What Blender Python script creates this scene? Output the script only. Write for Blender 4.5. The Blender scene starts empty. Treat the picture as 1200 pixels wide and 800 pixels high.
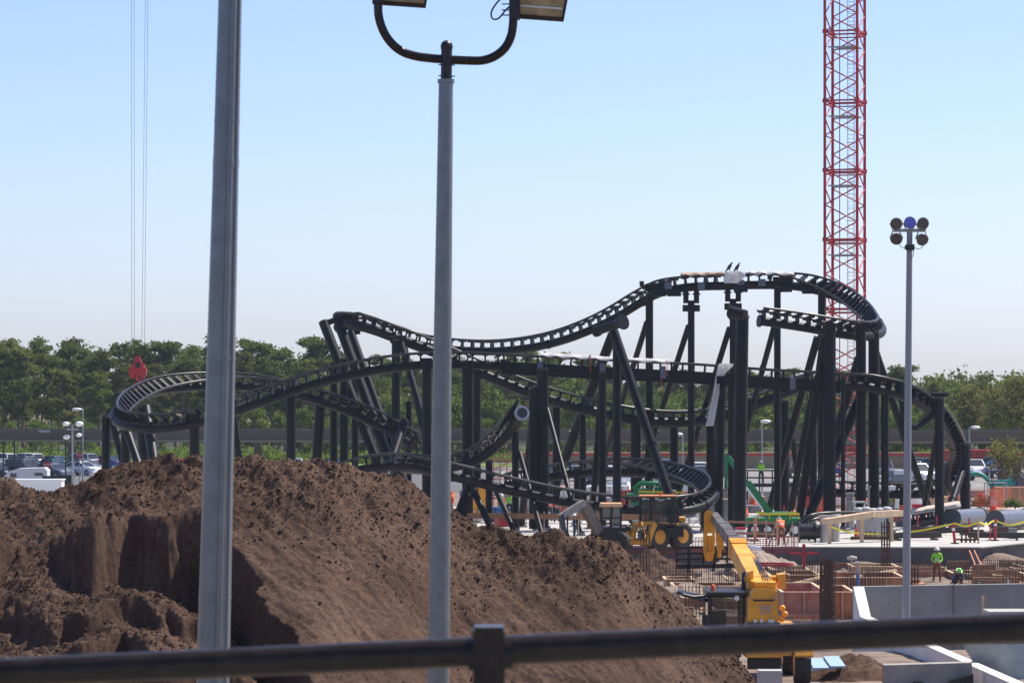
import bpy, bmesh, math, random
import numpy as np
from mathutils import Vector, Matrix
R = math.radians
random.seed(7)
rng = np.random.default_rng(7)
SC = bpy.context.scene
COL = SC.collection
F = 4000.0            # focal length in pixels of the 1200-wide photograph
HY = 456.0            # its horizon line
EYE = 9.0             # camera height in metres

# ---------------------------------------------------------------- camera
cam = bpy.data.cameras.new('camera'); camo = bpy.data.objects.new('camera', cam); COL.objects.link(camo)
camo.location = (0, 0, EYE); camo.rotation_euler = (R(90), 0, 0)
cam.sensor_width = 36; cam.lens = F / 1200 * 36; cam.shift_y = (HY - 400) / 1200
cam.clip_start = 0.5; cam.clip_end = 12000
cam.dof.use_dof = True; cam.dof.focus_distance = 190; cam.dof.aperture_fstop = 15
SC.camera = camo
# ---------------------------------------------------------------- sky and sun
SUN_AZ, SUN_EL = 56.0, 57.0       # degrees from +Y (away from the camera) towards +X (right), and above the horizon
world = bpy.data.worlds.new('World'); SC.world = world; world.use_nodes = True
nt = world.node_tree; nt.nodes.clear()
sky = nt.nodes.new('ShaderNodeTexSky'); sky.sky_type = 'NISHITA'; sky.sun_disc = False
sky.sun_elevation = R(SUN_EL); sky.sun_rotation = R(SUN_AZ)
sky.air_density = 0.8; sky.dust_density = 0.7; sky.ozone_density = 5.0; sky.altitude = 0
bg = nt.nodes.new('ShaderNodeBackground'); bg.inputs[1].default_value = 0.12
wo = nt.nodes.new('ShaderNodeOutputWorld')
tint = nt.nodes.new('ShaderNodeVectorMath'); tint.operation = 'MULTIPLY'; tint.inputs[1].default_value = (1.03, .965, 1.08)
nt.links.new(sky.outputs[0], tint.inputs[0]); nt.links.new(tint.outputs[0], bg.inputs[0]); nt.links.new(bg.outputs[0], wo.inputs[0])
sl = bpy.data.lights.new('sun', 'SUN'); sl.energy = 5.0; sl.angle = R(0.53); sl.color = (1.0, 0.93, 0.82)
so = bpy.data.objects.new('sun', sl); COL.objects.link(so)
sdir = Vector((math.sin(R(SUN_AZ))*math.cos(R(SUN_EL)), math.cos(R(SUN_AZ))*math.cos(R(SUN_EL)), math.sin(R(SUN_EL))))
so.rotation_euler = sdir.to_track_quat('Z', 'Y').to_euler(); so.location = (60, 60, 90)
SC.view_settings.view_transform = 'Standard'; SC.view_settings.look = 'None'
SC.view_settings.exposure = 0.5; SC.view_settings.gamma = 1.0
SC.cycles.max_bounces = 6; SC.cycles.transparent_max_bounces = 12; SC.cycles.volume_bounces = 0
SC.cycles.use_denoising = True

# ---------------------------------------------------------------- helpers
def P(px, py, d):
    return Vector(((px-600)/F*d, d, EYE-(py-HY)/F*d))
def PZ(px, d, z=0.0):
    return Vector(((px-600)/F*d, d, z))
def lin(r, g, b):
    f = lambda c: (c/255/12.92) if c/255 <= .04045 else ((c/255+.055)/1.055)**2.4
    return (f(r), f(g), f(b))
MATS = {}
def mat(name, col, rough=.6, metal=0, var=.0, scale=3.0, bump=0, bscale=20, col2=None, detail=6, spec=.5, objvar=0, transl=0, alpha=1):
    if name in MATS: return MATS[name]
    m = bpy.data.materials.new(name); m.use_nodes = True; n = m.node_tree; N = n.nodes; L = n.links
    b = N['Principled BSDF']
    b.inputs['Roughness'].default_value = rough; b.inputs['Metallic'].default_value = metal
    b.inputs['Specular IOR Level'].default_value = spec
    b.inputs['Alpha'].default_value = alpha
    b.inputs['Base Color'].default_value = (*col, 1)
    tc = N.new('ShaderNodeTexCoord'); out = None
    if var or col2:
        nz = N.new('ShaderNodeTexNoise'); nz.inputs['Scale'].default_value = scale; nz.inputs['Detail'].default_value = detail
        nz.inputs['Roughness'].default_value = .6
        L.new(tc.outputs['Object'], nz.inputs['Vector'])
        rp = N.new('ShaderNodeValToRGB'); rp.color_ramp.elements[0].position = .32; rp.color_ramp.elements[1].position = .68
        c2 = col2 or tuple(min(1, c*(1+var)) for c in col); c1 = col if col2 else tuple(c*(1-var) for c in col)
        rp.color_ramp.elements[0].color = (*c1, 1); rp.color_ramp.elements[1].color = (*c2, 1)
        L.new(nz.outputs[0], rp.inputs[0]); out = rp.outputs[0]
    if objvar:
        oi = N.new('ShaderNodeObjectInfo'); hs = N.new('ShaderNodeHueSaturation')
        mr = N.new('ShaderNodeMapRange'); mr.inputs[3].default_value = 1-objvar; mr.inputs[4].default_value = 1+objvar
        mh = N.new('ShaderNodeMapRange'); mh.inputs[3].default_value = .5-.05*objvar*2; mh.inputs[4].default_value = .5+.03*objvar*2
        L.new(oi.outputs['Random'], mr.inputs[0]); L.new(mr.outputs[0], hs.inputs['Value'])
        ml = N.new('ShaderNodeMath'); ml.operation = 'MULTIPLY'; ml.inputs[1].default_value = 7.31
        mf = N.new('ShaderNodeMath'); mf.operation = 'FRACT'
        L.new(oi.outputs['Random'], ml.inputs[0]); L.new(ml.outputs[0], mf.inputs[0]); L.new(mf.outputs[0], mh.inputs[0]); L.new(mh.outputs[0], hs.inputs['Hue'])
        if out: L.new(out, hs.inputs['Color'])
        else: hs.inputs['Color'].default_value = (*col, 1)
        out = hs.outputs[0]
    if out: L.new(out, b.inputs['Base Color'])
    if bump:
        nb = N.new('ShaderNodeTexNoise'); nb.inputs['Scale'].default_value = bscale; nb.inputs['Detail'].default_value = 5
        L.new(tc.outputs['Object'], nb.inputs['Vector'])
        bp = N.new('ShaderNodeBump'); bp.inputs['Strength'].default_value = bump; bp.inputs['Distance'].default_value = .05
        L.new(nb.outputs[0], bp.inputs['Height']); L.new(bp.outputs[0], b.inputs['Normal'])
    if transl:
        t = N.new('ShaderNodeBsdfTranslucent'); mx = N.new('ShaderNodeMixShader'); mx.inputs[0].default_value = transl
        if out: L.new(out, t.inputs[0])
        else: t.inputs[0].default_value = (*col, 1)
        L.new(b.outputs[0], mx.inputs[1]); L.new(t.outputs[0], mx.inputs[2])
        L.new(mx.outputs[0], N['Material Output'].inputs[0])
    MATS[name] = m
    return m

class MB:
    """collects shapes, links them as one mesh"""
    def __init__(s): s.v = []; s.f = []; s.sm = []; s.mi = []; s.cur = 0
    def add(s, verts, faces, smooth=False):
        o = len(s.v); s.v += [tuple(v) for v in verts]
        for f in faces: s.f.append([o+i for i in f]); s.sm.append(smooth); s.mi.append(s.cur)
        return s
    def box(s, c, size, rot=None, taper=1.0):
        hx, hy, hz = [a/2 for a in size]; vs = []
        for z in (-1, 1):
            k = 1 if z < 0 else taper
            for x, y in ((-1,-1),(1,-1),(1,1),(-1,1)): vs.append(Vector((x*hx*k, y*hy*k, z*hz)))
        if rot is not None: vs = [rot @ v for v in vs]
        c = Vector(c); vs = [v+c for v in vs]
        return s.add(vs, [(3,2,1,0),(4,5,6,7),(0,1,5,4),(1,2,6,5),(2,3,7,6),(3,0,4,7)])
    def bar(s, a, b, w, h=None, up=(0,0,1)):
        a = Vector(a); b = Vector(b); h = h or w; d = b-a; L = d.length
        if L < 1e-6: return s
        y = d/L; u = Vector(up); x = y.cross(u)
        if x.length < 1e-4: x = y.cross(Vector((1,0,0)))
        x.normalize(); z = x.cross(y)
        return s.box((a+b)/2, (w, L, h), Matrix((x, y, z)).transposed())
    def tube(s, pts, r, n=10, caps=True, smooth=True, ups=None):
        pts = [Vector(p) for p in pts]; m = len(pts)
        rs = r if isinstance(r, (list, tuple)) else [r]*m
        vs = []; prev = None
        for i, p in enumerate(pts):
            t = (pts[min(i+1,m-1)]-pts[max(i-1,0)]); t.normalize()
            if prev is None:
                u = Vector((0,0,1)) if abs(t.z) < .9 else Vector((1,0,0))
                x = t.cross(u).normalized()
            else:
                x = (prev - t*prev.dot(t)).normalized()
            prev = x; y = t.cross(x)
            for k in range(n):
                a = 2*math.pi*(k+.5)/n
                vs.append(p + (x*math.cos(a)+y*math.sin(a))*rs[i])
        fs = []
        for i in range(m-1):
            for k in range(n):
                k2 = (k+1) % n
                fs.append((i*n+k, i*n+k2, (i+1)*n+k2, (i+1)*n+k))
        s.add(vs, fs, smooth)
        if caps:
            s.add(vs[:n], [tuple(range(n-1,-1,-1))]); s.add(vs[-n:], [tuple(range(n))])
        return s
    def cyl(s, a, b, r, n=14, smooth=True): return s.tube([a, b], r, n, True, smooth)
    def ring(s, c, axis, r, t, h=None, n=20):
        """flange: short fat cylinder"""
        a = Vector(axis).normalized(); c = Vector(c)
        return s.tube([c-a*t/2, c+a*t/2], r, n, True, False)
    def ball(s, c, r, n=10, sc=(1,1,1), zmin=-1):
        c = Vector(c); vs = []; fs = []; rings = n//2+1
        for i in range(rings+1):
            a = math.pi*i/rings; z = max(math.cos(a), zmin)
            for k in range(n):
                b = 2*math.pi*k/n
                vs.append(c+Vector((math.sin(a)*math.cos(b)*r*sc[0], math.sin(a)*math.sin(b)*r*sc[1], z*r*sc[2])))
        for i in range(rings):
            for k in range(n):
                fs.append((i*n+k, (i+1)*n+k, (i+1)*n+(k+1)%n, i*n+(k+1)%n))
        return s.add(vs, fs, True)
    def prism(s, poly, axis_from, axis_to):
        """poly: list of 3D points offset; extruded by the vector axis_to-axis_from"""
        e = Vector(axis_to)-Vector(axis_from); n = len(poly)
        vs = [Vector(p) for p in poly]+[Vector(p)+e for p in poly]
        fs = [tuple(range(n-1,-1,-1)), tuple(range(n, 2*n))]+[(i, (i+1)%n, n+(i+1)%n, n+i) for i in range(n)]
        return s.add(vs, fs)
    def mesh(s, name, mats, off=(0,0,0)):
        me = bpy.data.meshes.new(name); o = Vector(off)
        me.from_pydata([Vector(v)-o for v in s.v], [], s.f)
        me.polygons.foreach_set('use_smooth', s.sm)
        me.polygons.foreach_set('material_index', s.mi)
        for m in (mats if isinstance(mats, (list, tuple)) else [mats]): me.materials.append(m)
        bm = bmesh.new(); bm.from_mesh(me); bmesh.ops.recalc_face_normals(bm, faces=bm.faces); bm.to_mesh(me); bm.free()
        me.update(); return me
    def part(s, name, m, parent, world=True, label=None):
        """a child mesh; vertices given in world coordinates (parent things are never rotated) or local ones"""
        root = parent
        while root.parent: root = root.parent
        o = bpy.data.objects.new(name, s.mesh(name, m, root.location if world else (0,0,0)))
        COL.objects.link(o); o.parent = parent
        if label: o['label'] = label
        return o
def tag(o, label=None, cat=None, group=None, kind=None):
    if label: o['label'] = label
    if cat: o['category'] = cat
    if group: o['group'] = group
    if kind: o['kind'] = kind
    return o
def thing(name, label, cat, loc=(0,0,0), rz=0, group=None, kind='thing'):
    o = bpy.data.objects.new(name, None); COL.objects.link(o); o.location = loc; o.rotation_euler = (0,0,rz)
    o.empty_display_size = .3
    return tag(o, label, cat, group, kind)
def solo(name, mb, m, label, cat, loc, group=None, kind='thing'):
    """a thing that is one mesh; world coordinates"""
    o = bpy.data.objects.new(name, mb.mesh(name, m, loc)); COL.objects.link(o); o.location = loc
    return tag(o, label, cat, group, kind)
def struct(name, mb, m):
    o = bpy.data.objects.new(name, mb.mesh(name, m)); COL.objects.link(o); o['kind'] = 'structure'; return o
def place(name, me, parent=None, loc=(0,0,0), rz=0, label=None):
    o = bpy.data.objects.new(name, me); COL.objects.link(o); o.parent = parent; o.location = loc; o.rotation_euler = (0,0,rz)
    if label: o['label'] = label
    return o
ORD = ['first','second','third','fourth','fifth','sixth','seventh','eighth','ninth','tenth','eleventh','twelfth','thirteenth','fourteenth','fifteenth','sixteenth','seventeenth','eighteenth','nineteenth','twentieth']

def vnoise(x, y, seed=0):
    xi = np.floor(x).astype(np.int64); yi = np.floor(y).astype(np.int64); xf = x-xi; yf = y-yi
    def h(a, b):
        n = (a*374761393 + b*668265263 + seed*144665) & 0xffffffff
        n = ((n ^ (n >> 13))*1274126177) & 0xffffffff
        return ((n ^ (n >> 16)) & 0xffff)/65535.0
    u = xf*xf*(3-2*xf); v = yf*yf*(3-2*yf)
    return (h(xi,yi)*(1-u)+h(xi+1,yi)*u)*(1-v)+(h(xi,yi+1)*(1-u)+h(xi+1,yi+1)*u)*v
def fbm(x, y, seed=0, oct=5, gain=.5):
    t = 0; a = 1; n = 0
    for i in range(oct):
        t = t + a*vnoise(x*2**i, y*2**i, seed+i*17); n += a; a *= gain
    return t/n*2-1
def ridged(x, y, seed=0, oct=4):
    t = 0; a = 1; n = 0
    for i in range(oct):
        t = t + a*(1-abs(2*vnoise(x*2**i, y*2**i, seed+i*13)-1)); n += a; a *= .5
    return t/n
def sstep(a, b, x):
    t = np.clip((x-a)/(b-a), 0, 1); return t*t*(3-2*t)
def grid_mesh(name, X, Y, Z, m, smooth=True):
    ny, nx = X.shape
    me = bpy.data.meshes.new(name)
    me.vertices.add(nx*ny); me.vertices.foreach_set('co', np.stack([X,Y,Z],-1).astype(np.float32).ravel())
    i = np.arange((ny-1)*(nx-1)); r = i//(nx-1); c = i%(nx-1); a = r*nx+c
    q = np.stack([a, a+1, a+nx+1, a+nx],-1).ravel()
    me.loops.add(len(q)); me.loops.foreach_set('vertex_index', q.astype(np.int32))
    me.polygons.add(len(i)); me.polygons.foreach_set('loop_start', (i*4).astype(np.int32)); me.polygons.foreach_set('loop_total', np.full(len(i),4,np.int32))
    me.polygons.foreach_set('use_smooth', np.full(len(i), smooth))
    me.update(calc_edges=True); me.validate(); me.materials.append(m)
    return me

# ---------------------------------------------------------------- materials
M_navy = mat('coaster_paint', (.0065,.0065,.0095), .45, 0, spec=.22, var=.25, scale=.6, bump=.05, bscale=3)
M_rail = mat('coaster_rail_paint', (.05,.047,.045), .33, .55, var=.2, scale=1)
M_deck = mat('asphalt', (.10,.098,.095), .9, var=.2, scale=.4, bump=.2)
M_conc = mat('concrete', (.43,.41,.38), .85, var=.14, scale=.35, bump=.15, bscale=8)
M_concd = mat('formed_concrete', (.24,.24,.235), .8, var=.22, scale=.9, bump=.1, bscale=6)
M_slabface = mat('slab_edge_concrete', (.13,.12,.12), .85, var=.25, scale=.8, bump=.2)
M_galv = mat('galvanised_steel', (.185,.20,.205), .34, .65, var=.12, scale=9, bump=.05, bscale=50)
M_black = mat('black_paint', (.012,.012,.013), .4)
M_bronze = mat('dark_bronze_paint', (.022,.016,.012), .24, .0, var=.35, scale=25, spec=.3)
M_red = mat('red_mast_paint', (.42,.022,.03), .5, 0, var=.15, scale=1)
M_grey = mat('grey_metal', (.33,.34,.36), .45, .4, var=.1)
M_white = mat('white_paint', (.78,.78,.76), .4)
M_cloth = mat('white_sheeting', (.50,.48,.46), .7, var=.15, scale=1.5, bump=.4, bscale=4)
M_brown = mat('weathered_cover', (.36,.25,.18), .8, var=.3, scale=2)
M_ply = mat('formwork_plywood', (.42,.20,.10), .75, var=.3, scale=1.2)
M_timber = mat('sawn_timber', (.58,.42,.26), .75, var=.22, scale=1.5)
M_redply = mat('red_film_plywood', (.46,.10,.07), .6, var=.3, scale=1.5, col2=(.55,.30,.20))
M_rebar = mat('rusty_rebar', (.10,.055,.038), .8, .2, var=.3)
M_orange = mat('orange_plastic', (.72,.10,.025), .5, var=.1)
M_net = mat('red_net', (.50,.05,.04), .7)
M_onet = mat('orange_net', (.75,.16,.06), .7)
M_yel = mat('yellow_machine_paint', (.62,.29,.035), .42, 0, scale=2.2, col2=(.92,.42,.025), detail=10, bump=.1)
M_glass = mat('dark_glass', (.02,.027,.03), .06, 0, spec=.7)
M_tyre = mat('tyre_rubber', (.025,.024,.023), .8, var=.3, scale=8, col2=(.07,.055,.045))
M_green = mat('green_machine_paint', (.015,.20,.065), .4, var=.1)
M_yrail = mat('yellow_guard_paint', (.80,.62,.03), .5)
M_teal = mat('teal_machine_paint', (.02,.27,.20), .45)
M_blue = mat('blue_sheet', (.30,.45,.65), .5)
M_bluep = mat('blue_prop_paint', (.05,.15,.35), .5)
M_tape = mat('yellow_tape', (.80,.70,.05), .5)
M_soilg = mat('excavated_soil_light', (.26,.20,.16), .95, var=.35, scale=1.2, bump=.6, bscale=3)
def dirt_mat():
    m = mat('dark_soil', (.105,.062,.045), .95, bump=.0, spec=.05); n = m.node_tree; N = n.nodes; L = n.links; b = N['Principled BSDF']
    tc = N.new('ShaderNodeTexCoord')
    a = N.new('ShaderNodeTexNoise'); a.inputs['Scale'].default_value = .45; a.inputs['Detail'].default_value = 8; a.inputs['Roughness'].default_value = .65
    L.new(tc.outputs['Object'], a.inputs['Vector'])
    r = N.new('ShaderNodeValToRGB'); e = r.color_ramp.elements; e[0].position = .3; e[0].color = (.060,.038,.028,1); e[1].position = .72; e[1].color = (.160,.101,.073,1)
    L.new(a.outputs[0], r.inputs[0])
    a2 = N.new('ShaderNodeTexNoise'); a2.inputs['Scale'].default_value = 9; a2.inputs['Detail'].default_value = 6; a2.inputs['Roughness'].default_value = .7
    L.new(tc.outputs['Object'], a2.inputs['Vector'])
    mr = N.new('ShaderNodeMapRange'); mr.inputs[1].default_value = .3; mr.inputs[2].default_value = .7; mr.inputs[3].default_value = .65; mr.inputs[4].default_value = 1.3
    L.new(a2.outputs[0], mr.inputs[0])
    mx = N.new('ShaderNodeVectorMath'); mx.operation = 'SCALE'; L.new(r.outputs[0], mx.inputs[0]); L.new(mr.outputs[0], mx.inputs[3]); L.new(mx.outputs[0], b.inputs['Base Color'])
    v = N.new('ShaderNodeTexNoise'); v.inputs['Scale'].default_value = 14; v.inputs['Detail'].default_value = 8; v.inputs['Roughness'].default_value = .75; L.new(tc.outputs['Object'], v.inputs['Vector'])
    bp = N.new('ShaderNodeBump'); bp.inputs['Strength'].default_value = 1.0; bp.inputs['Distance'].default_value = .05
    L.new(v.outputs[0], bp.inputs['Height']); L.new(bp.outputs[0], b.inputs['Normal'])
    return m
M_dirt = dirt_mat()
M_ground = mat('site_ground', (.10,.066,.048), .95, var=.4, scale=.7, bump=.6, bscale=3, col2=(.27,.20,.15), detail=10)
M_grass = mat('verge_grass', (.10,.19,.03), .9, scale=.5, col2=(.22,.30,.06))
M_forestfloor = mat('forest_floor', (.035,.05,.02), .95, var=.3, scale=.3)

# ---------------------------------------------------------------- ground
gx = np.concatenate([np.array([-1500,-600,-250]), np.linspace(-120,120,161), np.array([250,600,1500])])
gy = np.concatenate([np.array([-300,-60,-10,10,30]), np.linspace(45,230,186), np.array([260,300,380,460,600,900,1500,2500])])
X, Y = np.meshgrid(gx, gy)
Z = 0.5+0*X
Z = Z - .52*sstep(105, 150, Y)
pit = sstep(110, 126, Y)*(1-sstep(195.6, 196.4, Y))*sstep(-2, 3, X)*(1-sstep(60, 70, X))
pit2 = sstep(194,195,Y)*(1-sstep(205,222,Y))*sstep(27.5,31,X)*(1-sstep(60,70,X))
Z = Z*(1-np.maximum(pit,pit2)) + (-1.05)*np.maximum(pit, pit2)
Z = Z - .35*sstep(196.4,197,Y)*(1-sstep(262,264,Y))*(1-pit2)
Z = Z + .12*fbm(X/3, Y/3, 3)*sstep(60,90,Y)*(1-sstep(196,200,Y))
go = bpy.data.objects.new('ground', grid_mesh('ground', X, Y, Z, M_ground)); COL.objects.link(go); go['kind'] = 'structure'

def sheet(name, pts, z, m, th=None):
    b = MB()
    if th is None: b.add([(x,y,z) for x,y in pts], [tuple(range(len(pts)))])
    else: b.prism([(x,y,z-th) for x,y in pts], (0,0,0), (0,0,th))
    return struct(name, b, m)
# concrete slab the coaster stands on, its front lip a real step
SL = [(-70,196),(3.6,196),(3.6,196.01),(26.8,195),(33.5,206),(60,213),(60,262),(-70,262)]
sheet('concrete_slab', SL, 0.0, M_conc, .07)
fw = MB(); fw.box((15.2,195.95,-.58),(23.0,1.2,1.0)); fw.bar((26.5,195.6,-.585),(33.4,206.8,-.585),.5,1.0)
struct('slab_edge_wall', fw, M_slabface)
sheet('parking_lot', [(-90,300),(-1,300),(-1,396),(-90,396)], .02, M_deck)
sheet('road', [(-1,266),(110,266),(110,392),(-1,392)], .02, mat('worn_asphalt', (.20,.185,.17), .9, var=.2, scale=.3))
sheet('grass_verge', [(-200,397),(200,397),(200,434),(-200,434)], .05, M_grass)
sheet('forest_ground', [(-700,434.5),(700,434.5),(700,900),(-700,900)], .06, M_forestfloor)
# painted bay lines
for i in range(22):
    x = -62+i*2.9
    sheet('parking_bay_line', [(x,366),(x+.12,366),(x+.12,371),(x,371)], .026, M_white)
for i in range(14):
    x = 38+i*2.9
    sheet('parking_bay_line', [(x,318),(x+.12,318),(x+.12,323),(x,323)], .026, M_white)

# ---------------------------------------------------------------- soil heap
def build_heap():
    xs = np.concatenate([np.arange(-17,-13,.12), np.arange(-13, 8.0, .032), np.arange(8,12,.12)]); ys = np.concatenate([np.arange(60,65,.12), np.arange(65, 77.5, .032), np.arange(77.5,92,.15)])
    X, Y = np.meshgrid(xs, ys)
    cp = np.array([(-400,600),(0,566),(25,573),(60,574),(100,566),(125,553),(170,541),(240,540),(300,538),(330,540),(400,546),(450,556),(480,566),(520,597),(540,614),(560,622),(600,630),(650,630),(700,636),(722,644),(747,668),(780,697),(810,722),(831,741),(885,800),(960,880),(1100,1010)], float)
    cx = (cp[:,0]-600)/F*75; cz = EYE-(cp[:,1]-HY)/F*75
    crest = np.interp(X, cx, cz)
    yc = 75 + .9*fbm(X/4, X*0+3, 11, 3) - .04*(X)
    s = yc - Y                      # metres in front of the crest
    warp = .55*fbm(X/1.6, Y/1.6, 5, 4)
    smooth = np.where(s > 0, .58*s, -.62*s)
    smooth = smooth - .12*np.exp(-(s/1.2)**2)
    wf = .34*fbm(X/.55, Y/.55, 6, 5, .62) + .10*(ridged(X/.30, Y/1.2, 7, 3)-.6)
    # terraces dug in the left part: loose bench, steep cut, bench, steep cut; the cut edges run in bays
    bays = 1.7*(ridged(X/3.1+.5*warp, Y/9+1.0, 21, 2)-.62) + 1.3*fbm(X/1.3, Y/4, 22, 4)
    sw = np.maximum(s + bays*1.25 + wf*.8, 0)
    bays2 = 1.7*(ridged(X/2.1+3.3+.25*warp, Y*0+2.0, 23, 2)-.62) + .8*fbm(X/.9, Y/5, 24, 3)
    sw2 = np.maximum(s + bays2*1.2 + wf*.8, 0)
    left = .30+.70*sstep(-10.0,-8.6,X+.8*fbm(X/1.5,Y/1.5,29,3))
    terrz = .16*s + (1-left)*.50*np.clip(s-1.5,0,3.2) + 1.65*left*sstep(1.9, 2.45, sw) + .45*sstep(4.3,4.6,sw) + 1.25*sstep(5.6, 6.1, sw2) + .9*sstep(8.4,8.9,sw2)
    terrz = np.where(s > 0, terrz, smooth)
    # boundary line of the cut: passes the points seen at (262,630) and (365,765)
    bx = -6.25 + (s-2.6)*.53 + .30*fbm(Y/1.0, X*0, 31, 3) + .12*fbm(X/.3,Y/.3,32,3)
    mask = sstep(bx+.10, bx-.14, X)*sstep(1.6, 2.4, s+wf)
    dug = (.75+.26*np.clip(s,0,8))*np.exp(-np.maximum(bx-X,0)/1.1)
    terrz = terrz + .16*mask*fbm(X/.7,Y/.18,25,4) + .12*(ridged(X/.9,Y/.25,26,3)-.6)
    drop = smooth*(1-mask) + (terrz+.30+dug)*mask
    Z = crest - drop
    # rilled natural face on the right
    Z = Z + (1-mask)*(.13*fbm((X*.8+Y*.6)/.45, (X*.6-Y*.8)/2.6, 51, 5, .6) + .10*fbm((X*.8+Y*.6)/1.5, (X*.6-Y*.8)/4, 52, 4))
    face = mask*(sstep(1.9,2.1,sw)*(1-sstep(2.3,2.5,sw)) + sstep(5.6,5.8,sw2)*(1-sstep(6.0,6.2,sw2)))
    # loose clods: thresholded bumps of several sizes, mostly near the crest and on benches
    nearc = np.exp(-((s-.3)/1.5)**2)
    loose = np.clip(.09 + .9*nearc + .75*mask*(1-.7*np.clip(face,0,1)) + .28*sstep(.58,.8,vnoise(X/1.7,Y/1.7,64)), 0, 1.3)
    def clods(sz, amp, thr, seed):
        n = vnoise(X/sz+.7*fbm(X/sz,Y/sz,seed+3,2), Y/sz, seed); return amp*np.clip((n-thr)/(1-thr),0,1)**.6
    Z = Z + loose*(.17*(ridged(X/.6,Y/.6,61,5)-.62)+clods(.27,.055,.58,62)+clods(.14,.045,.5,63)) + .05*(1-.6*np.clip(face,0,1))*(ridged(X/.22,Y/.22,66,3)-.6) + (.12+.7*np.minimum(loose,1))*clods(.085,.026,.45,65)
    Z = Z + loose*.10*fbm(X/.38, Y/.38, 67, 3) + .02*fbm(X/.11,Y/.11,68,2)
    Z = Z + .10*nearc*fbm(X/1.3, Y/1.3, 91, 3) - .04
    Z = np.maximum(Z, .2+.1*fbm(X/.8,Y/.8,99,4))
    me = grid_mesh('soil_heap', X, Y, Z, M_dirt)
    o = bpy.data.objects.new('soil_heap', me); COL.objects.link(o)
    tag(o, 'huge heap of dark brown excavated soil with steep cut faces behind the handrail', 'soil heap', kind='thing')
    # loose clods and crumbs of soil lying on the heap
    g = np.random.default_rng(4); n = 330000
    iy = g.integers(0, len(ys)-1, n); ix = g.integers(0, len(xs)-1, n)
    p_ = np.clip(loose[iy,ix]-.12,0,1.0)**1.2*.5*(1-.8*face[iy,ix]) + .010
    keep = (g.random(n) < p_) & (ys[iy] < 77.4) & (xs[ix] > -13) & (xs[ix] < 8); ix = ix[keep]; iy = iy[keep]; n = len(ix)
    sz = np.clip(.015*np.exp(g.normal(size=n)*.50), .008, .075)
    ctr = np.stack([xs[ix]+g.uniform(-.02,.02,n), ys[iy]+g.uniform(-.02,.02,n), Z[iy,ix]+sz*.35], -1)
    ax = g.normal(size=(n,3)); ax /= np.linalg.norm(ax,axis=1)[:,None]; bx_ = np.cross(ax, g.normal(size=(n,3))); bx_ /= np.linalg.norm(bx_,axis=1)[:,None]; cx_ = np.cross(ax,bx_)
    f = lambda: (sz*g.uniform(.55,1.25,n))[:,None]
    V = np.stack([ctr+ax*f(),ctr-ax*f(),ctr+bx_*f(),ctr-bx_*f(),ctr+cx_*f(),ctr-cx_*f()],1).reshape(-1,3)
    T = np.array([[0,2,4],[2,1,4],[1,3,4],[3,0,4],[2,0,5],[1,2,5],[3,1,5],[0,3,5]])
    F_ = (np.arange(n)[:,None,None]*6+T[None]).reshape(-1)
    m2 = bpy.data.meshes.new('clods'); m2.vertices.add(n*6); m2.vertices.foreach_set('co', V.astype(np.float32).ravel()); m2.loops.add(len(F_)); m2.loops.foreach_set('vertex_index', F_.astype(np.int32))
    m2.polygons.add(n*8); m2.polygons.foreach_set('loop_start',(np.arange(n*8)*3).astype(np.int32)); m2.polygons.foreach_set('loop_total',np.full(n*8,3,np.int32)); m2.update(calc_edges=True); m2.materials.append(M_dirt)
    c = bpy.data.objects.new('clods', m2); COL.objects.link(c); c.parent = o; c['kind'] = 'stuff'
build_heap()
def mound(name, label, cx, cy, rx, ry, h, z0, m, seed, group=None, st=.08, rough=.25):
    xs = np.arange(-rx*1.15, rx*1.15, st); ys = np.arange(-ry*1.15, ry*1.15, st); X, Y = np.meshgrid(xs, ys)
    q = np.sqrt((X/rx)**2+(Y/ry)**2)+.25*fbm(X/1.2,Y/1.2,seed,3)
    Z = h*np.clip(1-q,0,1)**.9 + np.clip(1-q,0,.3)/.3*(rough*(ridged(X/.6,Y/.6,seed+5,4)-.5)+.1*fbm(X/.15,Y/.15,seed+9,3)) - .25
    o = bpy.data.objects.new(name, grid_mesh(name, X, Y, Z, m)); COL.objects.link(o); o.location = (cx,cy,z0)
    return tag(o, label, 'soil heap', group, 'thing')
# ================================================================ the coaster
def catmull(pts, n=10):
    pts = [np.array(p, float) for p in pts]; out = []
    pts = [2*pts[0]-pts[1]]+pts+[2*pts[-1]-pts[-2]]
    for i in range(1, len(pts)-2):
        p0,p1,p2,p3 = pts[i-1:i+3]
        for k in range(n):
            t = k/n
            out.append(.5*((2*p1)+(-p0+p2)*t+(2*p0-5*p1+4*p2-p3)*t*t+(-p0+3*p1-3*p2+p3)*t**3))
    out.append(pts[-2]); return out
def make_tie():
    b = MB()
    b.box((0,0,-.10),(1.20,.30,.13)); b.prism([(-.20,-.055,-.13),(.20,-.055,-.13),(.34,-.055,-.60),(-.34,-.055,-.60)], (0,0,0), (0,.11,0))
    return b.mesh('cross_tie', M_navy)
TIE = make_tie()
def make_tie_plain():
    b = MB(); b.prism([(-.60,-.05,-.02),(.60,-.05,-.02),(.60,-.05,-.2),(-.60,-.05,-.2)], (0,0,0), (0,.1,0)); b.box((0,0,-.38),(.16,.14,.4))
    return b.mesh('cross_tie', M_navy)
TIEP = make_tie_plain()
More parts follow.
